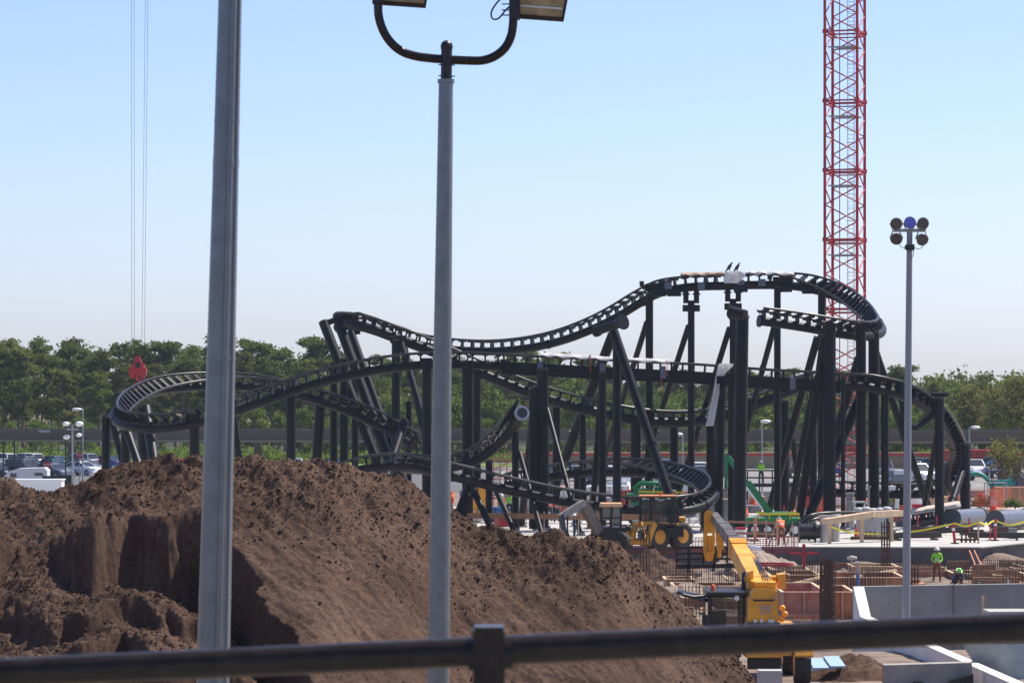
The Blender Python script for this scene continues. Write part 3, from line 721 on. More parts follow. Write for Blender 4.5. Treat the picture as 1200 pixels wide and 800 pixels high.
# ================================================================ foreground: rail, poles
def foreground():
    # viewing deck with the handrail, about six metres from the lens
    root = thing('handrail', 'dark blurred metal handrail crossing the bottom of the view', 'handrail', (0,6,7.6))
    a = P(-420,807,6.1); b_ = P(1700,712,5.9)
    r = MB(); r.tube([a,b_], .0262, 20); r.part('rail', M_bronze, root)
    p = P(573,765,6.0); q = MB(); q.box((p.x,p.y,(7.6+9-(738-HY)/F*6)/2), (.056,.056,9-(738-HY)/F*6-7.6)); q.part('post', M_bronze, root)
    for px in (-380,1600):
        k = a.lerp(b_, (px+420)/2120); q = MB(); q.bar((k.x,k.y,7.6),(k.x,k.y,k.z),.05); q.part('post', M_bronze, root)
    c = MB(); c.box(P(573,736.2,6.0)+Vector((0,0,0)), (.052,.062,.010)); c.part('post_cap', M_bronze, root)
    c = MB(); c.tube([P(548,767.2,6.0),P(600,765.2,6.0)], .0285, 18); c.part('collar', M_bronze, root)
    dk = MB(); dk.box((0,2.2,7.5),(9,8.2,.2)); 
    for x in (-4,4):
        for y in (-1.5,5.8): dk.box((x,y,3.95),(.4,.4,6.9))
    struct('viewing_deck', dk, M_concd)
    # near grey pole with a conduit strapped to it
    d = 17.0; s = d/F
    base = Vector(((243.0-600)*s, d, .4)); 
    def cx(py): return 269.6+(250.4-269.6)*(py/760.0)
    def w(py): return 27.5+(38.5-27.5)*(py/760.0)
    pys = [-160,0,200,400,600,762,1000,1500,2000,2470]
    pts = [P(cx(y),y,d) for y in pys]; rs = [w(y)*s/2 if y < 1000 else w(1000)*s/2 for y in pys]
    root = thing('lamp_pole', 'thick grey steel pole with a strapped conduit, nearest on the left', 'lamp pole', pts[-1])
    b = MB(); b.tube(pts, rs, 28); b.part('shaft', M_galv, root)
    b = MB(); cp = []
    for y, r_ in zip(pys, rs):
        v = P(cx(y)+1.5+w(y)*.14, y, d); v.y -= r_*.93; cp.append(v)
    b.tube(cp, .0165, 12); b.part('conduit', M_galv, root)
    b = MB(); cp = []
    for y, r_ in zip(pys, rs):
        v = P(cx(y)+w(y)*.40, y, d); v.y -= r_*.55; cp.append(v)
    b.tube(cp, .011, 10); b.part('cable_tube', mat('grey_cable', (.18,.20,.22), .5), root)
    for y in (-60,142,187,191,195,420,700):
        b = MB(); c = P(cx(y),y,d); rr = w(y)*s/2; b.tube([c+Vector((0,0,.005)),c-Vector((0,0,.005))], rr*1.03, 28); v = P(cx(y)+1.5+w(y)*.14,y,d); v.y -= rr*.93; b.tube([v+Vector((0,0,.006)),v-Vector((0,0,.006))],.021,12); b.part('strap', M_galv, root)
    t = MB(); q = P(cx(-160),-160,d); t.tube([q, q+Vector((0,0,.25)), q+Vector((0,0,.30))],[.062,.062,.02],16); t.box(q+Vector((.35,0,.3)),(.75,.3,.09)); t.part('lamp_head', M_bronze, root)
    b = MB(); b.box((pts[-1].x,pts[-1].y,pts[-1].z+.02),(.45,.45,.05)); b.part('base_plate', M_galv, root)
    # middle pole with twin floodlights
    d = 31.0; s = d/F
    pys = [95,300,500,750,900,1300,1548]
    cxs = lambda y: 522.6+(514.2-522.6)*((y-95)/655.0)
    pts = [P(cxs(y) if y<1000 else cxs(1000), y, d) for y in pys]; rs = [(17.0+(26-17.0)*min((y-95)/655.0,1.2))*s/2 for y in pys]
    root = thing('floodlight_pole', 'slender grey pole with a dark U-shaped yoke and two floodlights', 'floodlight pole', pts[-1])
    MB().tube(pts, rs, 24).part('shaft', M_galv, root)
    c = P(522.6,95,d); b = MB(); b.tube([c+Vector((0,0,.014)),c-Vector((0,0,.02))], 10*s, 24); b.part('collar', M_galv, root)
    t = MB(); p0 = P(523,95,d); p1 = P(523.5,55,d); t.tube([p0,p1], 6.6*s, 18); t.ball(p1, 7.4*s, 14, (1,1,1.05))
    for y in (76,89):
        t.cyl(P(523-9,y,d), P(523+10,y+.6,d), .006, 6, False); v = P(521,y,d); v.y -= 6.6*s; t.ball(v, .012, 8)
    t.part('tenon', M_black, root)
    yk = MB()
    def arc(pp): return [P(x,y,d+dd) for x,y,dd in pp]
    L = [(523,70,0),(505,68.5,0),(487,66,0),(471,60.5,0),(458,50,0),(449,36,0),(444,20,0),(443,5,0),(443,-6,0)]
    Rg = [(523,70,0),(545,71,0),(565,71,0),(580,66,0),(592,56,0),(599,42,0),(601.5,25,0),(601.5,8,0)]
    cv = [Vector(c_) for c_ in catmull([P(x,y,d) for x,y,_ in L], 6)]; yk.tube(cv, 5.2*s, 16)
    cv = [Vector(c_) for c_ in catmull([P(x,y,d) for x,y,_ in Rg], 6)]; yk.tube(cv, 5.2*s, 16); yk.part('yoke', M_bronze, root)
    mgl = mat('floodlight_glass', (.30,.26,.15), .2, 0, var=.35, scale=9, spec=.8)
    def flood(x0, y0, sg):
        # shallow square housing tilted so its glass faces down and towards the viewer
        c = P(x0,y0,d); u = Vector((1,0,-.07*1)).normalized(); v = Vector((.17,-.42,.89)).normalized(); n = u.cross(v).normalized()
        if n.z > 0: n = -n
        W, H = 60*s/2, 62*s/2
        def q(a, b, e): return c+u*a*W+v*b*H+n*e
        h = MB(); h.prism([q(-1,-1,0),q(1,-1,0),q(1,1,0),q(-1,1,0)], (0,0,0), -n*.09)
        h.prism([q(-.7,-.7,-.09),q(.7,-.7,-.09),q(.7,.7,-.09),q(-.7,.7,-.09)], (0,0,0), -n*.07)
        for (a0,a1,b0,b1) in ((-1,1,-1,-.84),(-1,1,.84,1),(-1,-.9,-.84,.84),(.9,1,-.84,.84)):
            h.prism([q(a0,b0,0),q(a1,b0,0),q(a1,b1,0),q(a0,b1,0)], (0,0,0), n*.02)
        ho = h.part('floodlight', M_black, root)
        g = MB(); g.prism([q(-.9,-.84,.001),q(.9,-.84,.001),q(.9,.84,.001),q(-.9,.84,.001)], (0,0,0), n*.006); g.part('glass', mgl, ho)
        for b0, b1 in ((.05,.30),(-.52,-.44)): g = MB(); g.prism([q(-.86,b0,.012),q(.86,b0,.012),q(.86,b1,.012),q(-.86,b1,.012)], (0,0,0), n*.004); g.part('glass_glare', mat('painted_glare',(.55,.66,.70),.25,.2), ho)  # pale strips: bright reflections on the glass, put in as colour
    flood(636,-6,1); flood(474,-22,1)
    k = MB(); k.box(P(443,-8,d), (.10,.13,.2)); k.part('knuckle', M_black, root); k = MB(); k.box(P(603,9,d), (.10,.13,.22)); 
    for y in (5,12,18): k.cyl(P(588,y,d),P(600,y,d),.006,6,False)
    k.part('knuckle', M_black, root)
    w_ = MB(); cv = [Vector(c_) for c_ in catmull([P(590,-4,d),P(582,4,d),P(576,14,d),P(577,22,d),P(584,22,d),P(591,14,d),P(597,8,d)], 6)]; w_.tube(cv, .008, 6); w_.part('cable', M_black, root)
    b = MB(); b.box((pts[-1].x,pts[-1].y,pts[-1].z+.02),(.5,.5,.05)); b.part('base_plate', M_galv, root)
    # right floodlight pole with five round lamps
    d = 118.0; s = d/F; g = PZ(1061.5, d, .2); t = P(1066,270,d)
    root = thing('floodlight_pole', 'tall pale pole with five round floodlights on a crossbar, right of the red mast', 'floodlight pole', g)
    MB().tube([g,t],[5.0*s,3.4*s],14).part('shaft', mat('pole_grey', (.27,.28,.30), .5, .3), root)
    b = MB(); b.box(P(1066,270,d), (37*s,.12,.11)); b.part('crossbar', M_grey, root)
    b = MB(); b.box(P(1066,290,d)-Vector((0,.15,0)), (.28,.22,.2)); b.box(P(1062,290,d)-Vector((0,.1,0)),(.12,.2,.14)); b.part('junction_box', M_black, root)
    lens_m = mat('lamp_lens', (.05,.055,.06), .15, spec=.9); lens_b = mat('lamp_lens_blue', (.14,.14,.62), .25)
    for (x, y, m_, nn) in ((1050,262,lens_m,(-.15,-1,-.25)),(1065.5,261.5,lens_b,(.1,-1,.1)),(1080.5,262,lens_m,(.2,-1,-.1)),(1050,279.5,lens_m,(-.15,-1,-.4)),(1080,280.5,lens_m,(.2,-1,-.5))):
        c = P(x,y,d)-Vector((0,.12,0)); n = Vector(nn).normalized()
        b = MB(); b.tube([c-n*.22, c-n*.14, c+n*.02, c+n*.07],[.06,.15,.205,.215],18); ho = b.part('lamp', mat('lamp_housing', (.20,.17,.16), .5, .3), root)
        b = MB(); b.tube([c+n*.055, c+n*.078],.185,18); b.part('lens', m_, ho)
        b = MB(); yb = 270; cc = P(x,yb,d)
        for k in (-1,1): b.bar(c+Vector((k*.22,0,0)), Vector((c.x+k*.1, cc.y, cc.z)), .03)
        b.part('lamp_bracket', M_grey, root)
    w_ = MB()
    for pp in ([(1052,285),(1056,290),(1062,291)],[(1082,288),(1076,292),(1070,290)],[(1069,292),(1070,298),(1067,303)]):
        w_.tube([Vector(c_) for c_ in catmull([P(x,y,d)-Vector((0,.2,0)) for x,y in pp], 5)], .012, 5)
    w_.part('cable', M_black, root)
foreground()

# ================================================================ people
def person(label, loc, rz, shirt, trousers, hat, pose='stand', h=1.76, group=None, sleeves=True, vest=None):
    g = thing('person', label, 'person', loc, rz, group)
    k = h/1.76
    # joints (x right, y forward, z up)
    if pose == 'stand':
        J = dict(pel=(0,0,.93), sp=(0,.0,1.12), ch=(0,.0,1.33), nk=(0,.02,1.50), hd=(0,.04,1.60), top=(0,.04,1.70),
             shl=(-.19,0,1.42), ell=(-.27,.03,1.16), wrl=(-.17,.22,1.02), hal=(-.10,.29,1.02), shr=(.19,0,1.42), elr=(.27,.03,1.16), wrr=(.17,.22,1.02), har=(.10,.29,1.02),
             hpl=(-.10,0,.90), knl=(-.14,.03,.49), anl=(-.17,-.02,.09), tol=(-.19,.15,.04), hpr=(.10,0,.90), knr=(.14,.03,.49), anr=(.17,-.02,.09), tor=(.19,.15,.04))
    elif pose == 'bend':
        J = dict(pel=(0,-.1,.93), sp=(0,.0,1.11), ch=(0,.14,1.28), nk=(0,.27,1.38), hd=(0,.37,1.40), top=(0,.45,1.45),
             shl=(-.20,.17,1.33), ell=(-.25,.28,1.06), wrl=(-.14,.46,.95), hal=(-.10,.53,.93), shr=(.20,.17,1.33), elr=(.25,.28,1.06), wrr=(.14,.46,.95), har=(.10,.53,.93),
             hpl=(-.10,-.1,.90), knl=(-.13,.0,.49), anl=(-.15,-.06,.09), tol=(-.16,.12,.04), hpr=(.10,-.1,.90), knr=(.14,.0,.49), anr=(.17,-.02,.09), tor=(.19,.15,.04))
    else: # crouch
        J = dict(pel=(0,-.2,.34), sp=(0,-.10,.50), ch=(0,.06,.68), nk=(0,.18,.80), hd=(0,.26,.86), top=(0,.32,.94),
             shl=(-.19,.08,.76), ell=(-.27,.25,.56), wrl=(-.15,.42,.42), hal=(-.10,.47,.36), shr=(.19,.08,.76), elr=(.27,.25,.56), wrr=(.15,.42,.42), har=(.10,.47,.36),
             hpl=(-.10,-.18,.34), knl=(-.16,.22,.46), anl=(-.15,.02,.09), tol=(-.16,.2,.04), hpr=(.10,-.18,.34), knr=(.16,.22,.46), anr=(.15,.02,.09), tor=(.16,.2,.04))
    rad = dict(pel=.15, sp=.135, ch=.16, nk=.06, hd=.095, top=.07, shl=.075, ell=.05, wrl=.034, hal=.04, shr=.075, elr=.05, wrr=.034, har=.04, hpl=.105, knl=.075, anl=.055, tol=.05, hpr=.105, knr=.075, anr=.055, tor=.05)
    E = [('pel','sp'),('sp','ch'),('ch','nk'),('nk','hd'),('hd','top'),('ch','shl'),('shl','ell'),('ell','wrl'),('wrl','hal'),('ch','shr'),('shr','elr'),('elr','wrr'),('wrr','har'),
         ('pel','hpl'),('hpl','knl'),('knl','anl'),('anl','tol'),('pel','hpr'),('hpr','knr'),('knr','anr'),('anr','tor')]
    names = list(J); me = bpy.data.meshes.new('body'); me.from_pydata([Vector(J[n])*k for n in names], [(names.index(a), names.index(b)) for a, b in E], [])
    o = bpy.data.objects.new('body', me); COL.objects.link(o)
    md = o.modifiers.new('s', 'SKIN'); sv = me.skin_vertices[0].data
    for i, n in enumerate(names): sv[i].radius = (rad[n]*k, rad[n]*k*(.8 if n in ('sp','ch','pel') else 1)); sv[i].use_root = (n == 'pel')
    o.modifiers.new('u', 'SUBSURF').levels = 2
    dg = bpy.context.evaluated_depsgraph_get(); m2 = bpy.data.meshes.new_from_object(o.evaluated_get(dg))
    bpy.data.objects.remove(o)
    ms = [mat('skin', (.30,.16,.10), .6), mat('cloth_'+shirt, dict(lime=(.30,.75,.04),orange=(.85,.16,.03),navy=(.02,.025,.04),white=(.6,.6,.6),red=(.55,.05,.04))[shirt], .7, var=.15, scale=6),
          mat('trouser_'+trousers, dict(rust=(.20,.065,.04),navy=(.03,.04,.07),jeans=(.08,.11,.19),brown=(.16,.09,.06))[trousers], .8, var=.2, scale=6), mat('boots', (.06,.035,.02), .7), mat('hivis_stripe', (.75,.75,.70), .4)]
    for m_ in ms: m2.materials.append(m_)
    def seg(p):
        best = None
        for a, b in E:
            A = Vector(J[a])*k; B = Vector(J[b])*k; t = max(0,min(1,(p-A).dot(B-A)/max((B-A).length_squared,1e-9))); dd = (p-A-(B-A)*t).length - .6*(rad[a]*(1-t)+rad[b]*t)
            if best is None or dd < best[0]: best = (dd, a, b, t)
        return best[1:]
    for pl in m2.polygons:
        a, b, t = seg(pl.center); pl.use_smooth = True; mi = 1
        if b in ('hd','top'): mi = 0
        elif b == 'nk': mi = 0 if t > .7 else 1
        elif b.startswith('ha'): mi = 0
        elif b.startswith('wr'): mi = 1 if sleeves else 0
        elif b.startswith('kn') or b.startswith('hp') or b.startswith('an') : mi = 2
        elif b.startswith('to'): mi = 3
        elif b == 'sp' and t < .35: mi = 2
        if b == 'ch' and .0 < t < .25: mi = 4
        pl.material_index = mi
    body = place('body', m2, g)
    ax = (Vector(J['top'])-Vector(J['nk'])).normalized(); hc = Vector(J['hd'])*k+ax*.04*k
    hm = MB(); q = ax.to_track_quat('Z','X').to_matrix()
    vs = []; n = 14
    for i in range(7):
        a = math.pi/2*i/6
        for kk in range(n):
            bb = 2*math.pi*kk/n; vs.append(hc+ax*.02+q @ Vector((.135*math.sin(a)*math.cos(bb), .135*math.sin(a)*math.sin(bb), .135*math.cos(a))))
    hm.add(vs, [(i*n+kk,(i+1)*n+kk,(i+1)*n+(kk+1)%n,i*n+(kk+1)%n) for i in range(6) for kk in range(n)], True)
    hm.tube([hc+ax*.015, hc+ax*.03], .165, 14)
    hm.part('hard_hat', mat('hat_'+hat, dict(white=(.8,.8,.8),lime=(.25,.75,.15),yellow=(.8,.6,.05))[hat], .35), g, world=False)
    # face and hands
    fc = MB(); hv = Vector(J['hd'])*k; fwd = Vector((0,1,0)); fwd = (fwd-ax*fwd.dot(ax)).normalized()
    fc.tube([hv+fwd*.08, hv+fwd*.115-ax*.03], [.012,.018], 6)
    for s_ in (-1,1): fc.ball(hv+fwd*.088+Vector((s_*.033,0,0))+ax*.015, .011, 6); fc.ball(hv+Vector((s_*.095,0,0)), .026, 6, (.5,.8,1.2))
    fc.part('face', ms[0], g, world=False)
    for s_, nm, wn in ((-1,'hal','wrl'),(1,'har','wrr')):
        hb = MB(); A = Vector(J[wn])*k; B = Vector(J[nm])*k; dv = (B-A).normalized(); sd = dv.cross(Vector((0,0,1))).normalized()
        for f_ in range(4):
            p0 = B+sd*(-.032+.021*f_); ln = (.075,.085,.080,.062)[f_]
            hb.tube([p0, p0+dv*ln*.5+Vector((0,0,-.006)), p0+dv*ln*.85+Vector((0,0,-.03))], [.010,.009,.007], 6)
        p0 = A.lerp(B,.4)-sd*s_*.03; hb.tube([p0, p0-sd*s_*.03+dv*.03, p0-sd*s_*.03+dv*.065], [.012,.011,.008], 6)
        hb.part('hand', ms[0], g, world=False)
    return g
gy_ = -1.03
w = PZ(1098, 178, gy_)
person('person in lime shirt and rust trousers standing in the pit below the slab', w, R(170), 'lime', 'rust', 'white', 'stand', 1.78)
w = PZ(1121, 172, gy_)
person('person crouching behind the concrete wall in green hard hat', w, R(200), 'navy', 'navy', 'lime', 'crouch', 1.8)
person('person in orange shirt seen from behind, bending beside the timber-braced barrier', PZ(915.5, 197.5, 0), R(12), 'orange', 'rust', 'white', 'bend', 1.8)
person('person in dark clothes and white hard hat on the slab behind the backhoe arm', PZ(673.5, 199, 0), R(90), 'navy', 'navy', 'white', 'stand', 1.75)
person('person in orange shirt beyond the low track, left of the other orange-shirted one', PZ(644, 233, 0), R(150), 'orange', 'navy', 'white', 'stand', 1.75)
person('person in red shirt beyond the low track, right of the orange-shirted one', PZ(652.5, 231, 0), R(200), 'red', 'navy', 'yellow', 'stand', 1.7)
person('person in orange shirt standing near the foot of the column under the cut end', PZ(588, 236, 0), R(160), 'orange', 'jeans', 'white', 'stand', 1.75)
person('person in lime shirt standing between the columns left of the twin column', PZ(597, 239, 0), R(190), 'lime', 'navy', 'white', 'stand', 1.75)
person('person in lime shirt on the dark walkway left of the red mast', PZ(892, 258, 2.2-.35), R(180), 'lime', 'navy', 'white', 'stand', 1.75)
# ================================================================ machines
def wheel(parent, c, r, w, axis=(1,0,0), rim_m=None, n=22):
    ax = Vector(axis).normalized(); c = Vector(c)
    b = MB(); b.tube([c-ax*w/2, c-ax*w*.42, c+ax*w*.42, c+ax*w/2],[r*.86,r*.97,r*.97,r*.86], n)
    u = ax.cross(Vector((0,0,1))).normalized()
    for k in range(n):
        a = 2*math.pi*k/n; v = u*math.cos(a)+Vector((0,0,1))*math.sin(a); sgn = 1 if k%2 else -1
        b.bar(c+v*r*.97+ax*sgn*w*.45, c+v*r*.97+ax*sgn*w*.02, r*.10, r*.09, up=v)
    o = b.part('tyre', M_tyre, parent)
    q = MB()
    for s_ in (-1,1):
        q.tube([c+ax*s_*w*.505, c+ax*s_*w*.40],[r*.52,r*.30],16); q.cyl(c+ax*s_*w*.40, c+ax*s_*w*.53, r*.16, 10)
    q.part('rim', rim_m or M_yel, o)
    return o
def text_mesh(body, size, m, name, parent, loc, rot, world=True):
    cu = bpy.data.curves.new(name, 'FONT'); cu.body = body; cu.size = size; cu.align_x = 'CENTER'; cu.align_y = 'CENTER'; cu.extrude = .004
    to = bpy.data.objects.new(name, cu); COL.objects.link(to)
    dg = bpy.context.evaluated_depsgraph_get(); me = bpy.data.meshes.new_from_object(to.evaluated_get(dg)); bpy.data.objects.remove(to)
    me.materials.clear(); me.materials.append(m)
    o = bpy.data.objects.new(name, me); COL.objects.link(o); o.parent = parent
    root = parent
    while root.parent: root = root.parent
    o.location = Vector(loc)-root.location; o.rotation_euler = rot
    return o
def telehandler():
    g = PZ(880, 100, .5); root = thing('telehandler', 'yellow telescopic handler seen from behind with its boom raised over the pit', 'telehandler', g)
    # chassis and engine cover
    b = MB(); b.box((7.3,99.9,1.65),(1.0,5.2,.45)); b.box((7.95,99.8,1.85),(.6,2.7,.6)); b.box((7.35,97.3,1.60),(1.2,.4,.35)); b.part('chassis', M_yel, root)
    b = MB(); b.box((7.2,97.5,1.2),(.95,.3,.35)); b.part('counterweight', M_black, root)
    for x in (6.25,8.30):
        for y in (97.7,102.0):
            wheel(root, (x,y,1.12), .62, .45)
            q = MB(); pts = [(x,y-.75,1.45),(x,y-.6,1.72),(x,y-.3,1.87),(x,y+.3,1.87),(x,y+.6,1.72),(x,y+.75,1.45)]
            q.add([Vector(p)+Vector((dx,0,0)) for dx in (-.26,.26) for p in pts]+[Vector(p)+Vector((dx,0,-.05)) for dx in (-.26,.26) for p in pts],
                  [(i,i+1,6+i+1,6+i) for i in range(5)]+[(12+6+i,12+6+i+1,12+i+1,12+i) for i in range(5)]+[(i,i+1,12+i+1,12+i) for i in range(5)]+[(6+i,6+i+1,18+i+1,18+i) for i in range(5)])
            q.part('mudguard', M_yel if x > 8 else M_black, root)
    # cab: px 830..874, top 696, d 97.5..99.2
    x0, x1 = P(829,0,97.5).x, P(873,0,97.5).x; zt = P(0,697,97.5).z; zb = 1.5
    f = MB()
    for (x,y) in ((x0+.05,97.5),(x1-.05,97.5),(x0+.12,99.2),(x1-.05,99.2)): f.bar((x,y,zb),(x+(.04 if x < 6 else 0),y,zt),.09)
    for y in (97.5,99.2):
        f.bar((x0,y,zt),(x1,y,zt),.12); f.bar((x0,y,zb+.1),(x1,y,zb+.1),.12)
    for x in (x0+.05,x1-.05): f.bar((x,97.5,zt),(x,99.2,zt),.10); f.bar((x,97.5,zb+.3),(x,99.2,zb+.3),.1)
    cabn = f.part('cab_frame', M_black, root)
    r_ = MB(); r_.box(((x0+x1)/2,98.35,zt+.07),(x1-x0+.04,1.9,.10)); r_.tube([(x0,97.4,zt+.03),(x1,97.4,zt+.03)],.095,12); r_.part('cab_roof', M_black, root)
    q = MB(); q.box(((x0+x1)/2,97.52,(zt+zb)/2+.1),(x1-x0-.18,.03,zt-zb-.25)); q.part('rear_window', mat('cab_glass', (.04,.055,.05), .04, 0, spec=.7, alpha=.5), cabn)
    q = MB(); q.box((x0+.03,98.35,(zt+zb)/2+.1),(.03,1.5,zt-zb-.3)); q.part('side_window', M_glass, cabn)
    q = MB(); q.box((5.95,98.6,1.95),(.5,.5,.35)); q.box((5.95,98.75,2.3),(.48,.12,.6)); q.part('seat', M_black, root)
    q = MB(); c = Vector(((x0*.85+x1*.15),97.6,zt+.12)); q.tube([c,c+Vector((0,0,.10)),c+Vector((0,0,.17)),c+Vector((0,0,.20))],[.07,.065,.05,.01],12); q.part('beacon', M_orange, root)
    for x in (863.5,):
        q = MB(); c = P(x,700.5,97.2); q.tube([c,c+Vector((0,.12,0))],[.075,.05],12); q.part('work_lamp', M_white, root)
    q = MB(); q.tube([(x0,97.6,zt-.02),P(812,699,97.4),P(800,696,97.3)],.035,8); q.tube([P(826,700,97.4),P(826,722,97.4)],.02,6); q.box(P(826,727,97.4),(.16,.06,.34)); q.part('mirror', M_black, root)
    q = MB(); q.bar(P(796,694,99.5),P(828,703,98.5),.18,.10); q.bar(P(795,692,101.5),P(830,699,98.8),.06,.06); q.part('guard_bar', M_black, root)
    # rear tower that carries the boom, tapering plates
    m = MB()
    def quad(pts_front, d0, d1): 
        a = [P(x,y,d0) for x,y in pts_front]; m.prism(a, (0,0,0), (0,d1-d0,0))
    quad([(874,770),(917,770),(913,738),(911,692),(884,688),(877,700)], 97.0, 98.6)
    for xx, w_ in ((876,4),(912,6)): quad([(xx,690),(xx+w_+3,690),(xx+w_+3,668 if xx<900 else 672),(xx,670 if xx<900 else 673)], 97.6, 98.4)
    m.cyl(P(873,678,98),P(918,678,98),.11,14)
    for (x,y) in ((917,712),(920,719),(916,725)): m.ball(P(x,y,97.4), .09, 8)
    for y in (684,690): m.cyl(P(884,y,97.2),P(909,y,97.2),.09,10)
    m.part('boom_tower', M_yel, root)
    # outer boom section, box beam
    def boxbeam(pa, pb, wa, wb, ha, hb, name, m_, label=None):
        a = Vector(pa); b_ = Vector(pb); y = (b_-a).normalized(); x = y.cross(Vector((0,0,1))).normalized(); z = x.cross(y)
        vs = []
        for p, w_, h_ in ((a,wa,ha),(b_,wb,hb)):
            for sx, sz in ((-1,-1),(1,-1),(1,1),(-1,1)): vs.append(p+x*sx*w_/2+z*sz*h_/2)
        q = MB(); q.add(vs, [(3,2,1,0),(4,5,6,7),(0,1,5,4),(1,2,6,5),(2,3,7,6),(3,0,4,7)])
        for s_ in (.33,.66):
            c = a.lerp(b_, s_); w_ = wa+(wb-wa)*s_; h_ = ha+(hb-ha)*s_
            q.add([c+y*e+x*sx*(w_/2+.012)+z*sz*(h_/2+.012) for e in (-.03,.03) for sx, sz in ((-1,-1),(1,-1),(1,1),(-1,1))], [(3,2,1,0),(4,5,6,7),(0,1,5,4),(1,2,6,5),(2,3,7,6),(3,0,4,7)])
        return q.part(name, m_, root)
    boxbeam(P(893,694,97.4), P(864,643,103.0), .62, .42, .66, .46, 'outer_boom', M_yel)
    boxbeam(P(866,645,102.7), P(863,640,103.2), .49, .49, .53, .53, 'boom_collar', M_yel)
    boxbeam(P(864,641,103.0), P(848,618,106.2), .32, .32, .34, .34, 'middle_boom', mat('boom_worn_steel',(.10,.085,.07),.5,.3,var=.4,scale=4))
    boxbeam(P(852,624,105.2), P(836,604,107.6), .26, .24, .26, .24, 'inner_boom', mat('boom_dark', (.10,.09,.08), .5))
    # boom head plates: goose neck
    hd = MB(); 
    for dd in (-.16,.16):
        hd.prism([P(825,602,107.6+dd),P(829,597.5,107.6+dd),P(835,600,107.6+dd),P(843,612,107.6+dd),P(838,618,107.6+dd),P(838,624,107.6+dd),P(825,624,107.6+dd)], (0,0,0), (0,.06,0))
        hd.prism([P(824,624.2,107.6+dd),P(829,624.2,107.6+dd),P(828.5,646,107.6+dd),P(824,646,107.6+dd)], (0,0,0), (0,.06,0))
        hd.prism([P(834.5,624.2,107.6+dd),P(838,624.2,107.6+dd),P(837.5,646,107.6+dd),P(834.5,646,107.6+dd)], (0,0,0), (0,.06,0))
        hd.prism([P(824,646.2,107.6+dd),P(837.5,646.2,107.6+dd),P(835,657,107.6+dd),P(827,657,107.6+dd)], (0,0,0), (0,.06,0))
    hd.cyl(P(832,603,107.3),P(832,603,108.0),.14,12); hd.cyl(P(830,650,107.3),P(830,650,108.0),.12,12)
    hd.cyl(P(831.5,627,107.5),P(831.5,645,107.5),.085,10)
    hd.part('boom_head', M_yel, root)
    q = MB(); q.cyl(P(843,640,107),P(842,622,106.4),.10,10); q.cyl(P(843,652,107.2),P(843,640,107),.06,10); q.box(P(844,632,106.6),(.22,.25,.6)); q.part('tilt_cylinder', M_yel, root)
    q = MB(); q.tube([P(872,672,99),P(871,690,98.4),P(873,722,98.0)],.07,10); q.part('lift_cylinder', M_black, root)
    # carriage and forks
    c = MB(); d = 108.2
    for y in (641,648,655,663): c.bar(P(793,y,d),P(862,y+ (0 if y<650 else -1),d),.06,.07)
    for x in (793,808,824,838,852,862): c.bar(P(x,640,d),P(x,664,d),.05,.06)
    c.bar(P(792,663.5,d),P(863,662.5,d),.12,.14); c.part('fork_carriage', M_black, root)
    for x in (806,836):
        k = MB(); k.bar(P(x,640,d),P(x,668,d),.12,.06); k.bar(P(x,668,d),P(x,668,d)+Vector((0,1.2,0)),.12,.05); k.part('fork', M_black, root)
    for k in range(3):
        q = MB(); cv = [Vector(c_) for c_ in catmull([P(897+k*3,688,97.2),P(888+k*2.2,672,99.3),P(876+k*1.6,652,102),P(868+k*1.2,641,103.2)],6)]; q.tube([v+Vector((0,0,.22)) for v in cv],.018,6); q.part('hose', M_black, root)
    q = MB()
    for (x,y) in ((880,700),(908,700),(880,744),(910,744),(886,752)): q.cyl(P(x,y,96.98),P(x,y,96.92),.035,8)
    q.part('pin', M_grey, root)
    q = MB(); q.box(P(895,703,96.98),(.6,.02,.05)); q.part('slot', M_black, root)
    # lettering on the rear plate and a band under it
    mt = mat('decal_grey', (.40,.38,.42), .5)
    text_mesh('535V', .17, mt, 'lettering', root, P(897,710.5,96.98), (R(90),0,0))
    text_mesh('JCB', .20, mt, 'lettering', root, P(897,716,96.98), (R(90),0,0))
    b = MB(); b.box(P(895,731,96.97),(.95,.02,.12)); b.part('decal_band', M_black, root)
    for x in (885,892.5,902,905.5):
        b = MB(); b.box(P(x,727,96.95),(.07,.06,.09)); b.part('rear_lamp', M_white, root)
telehandler()

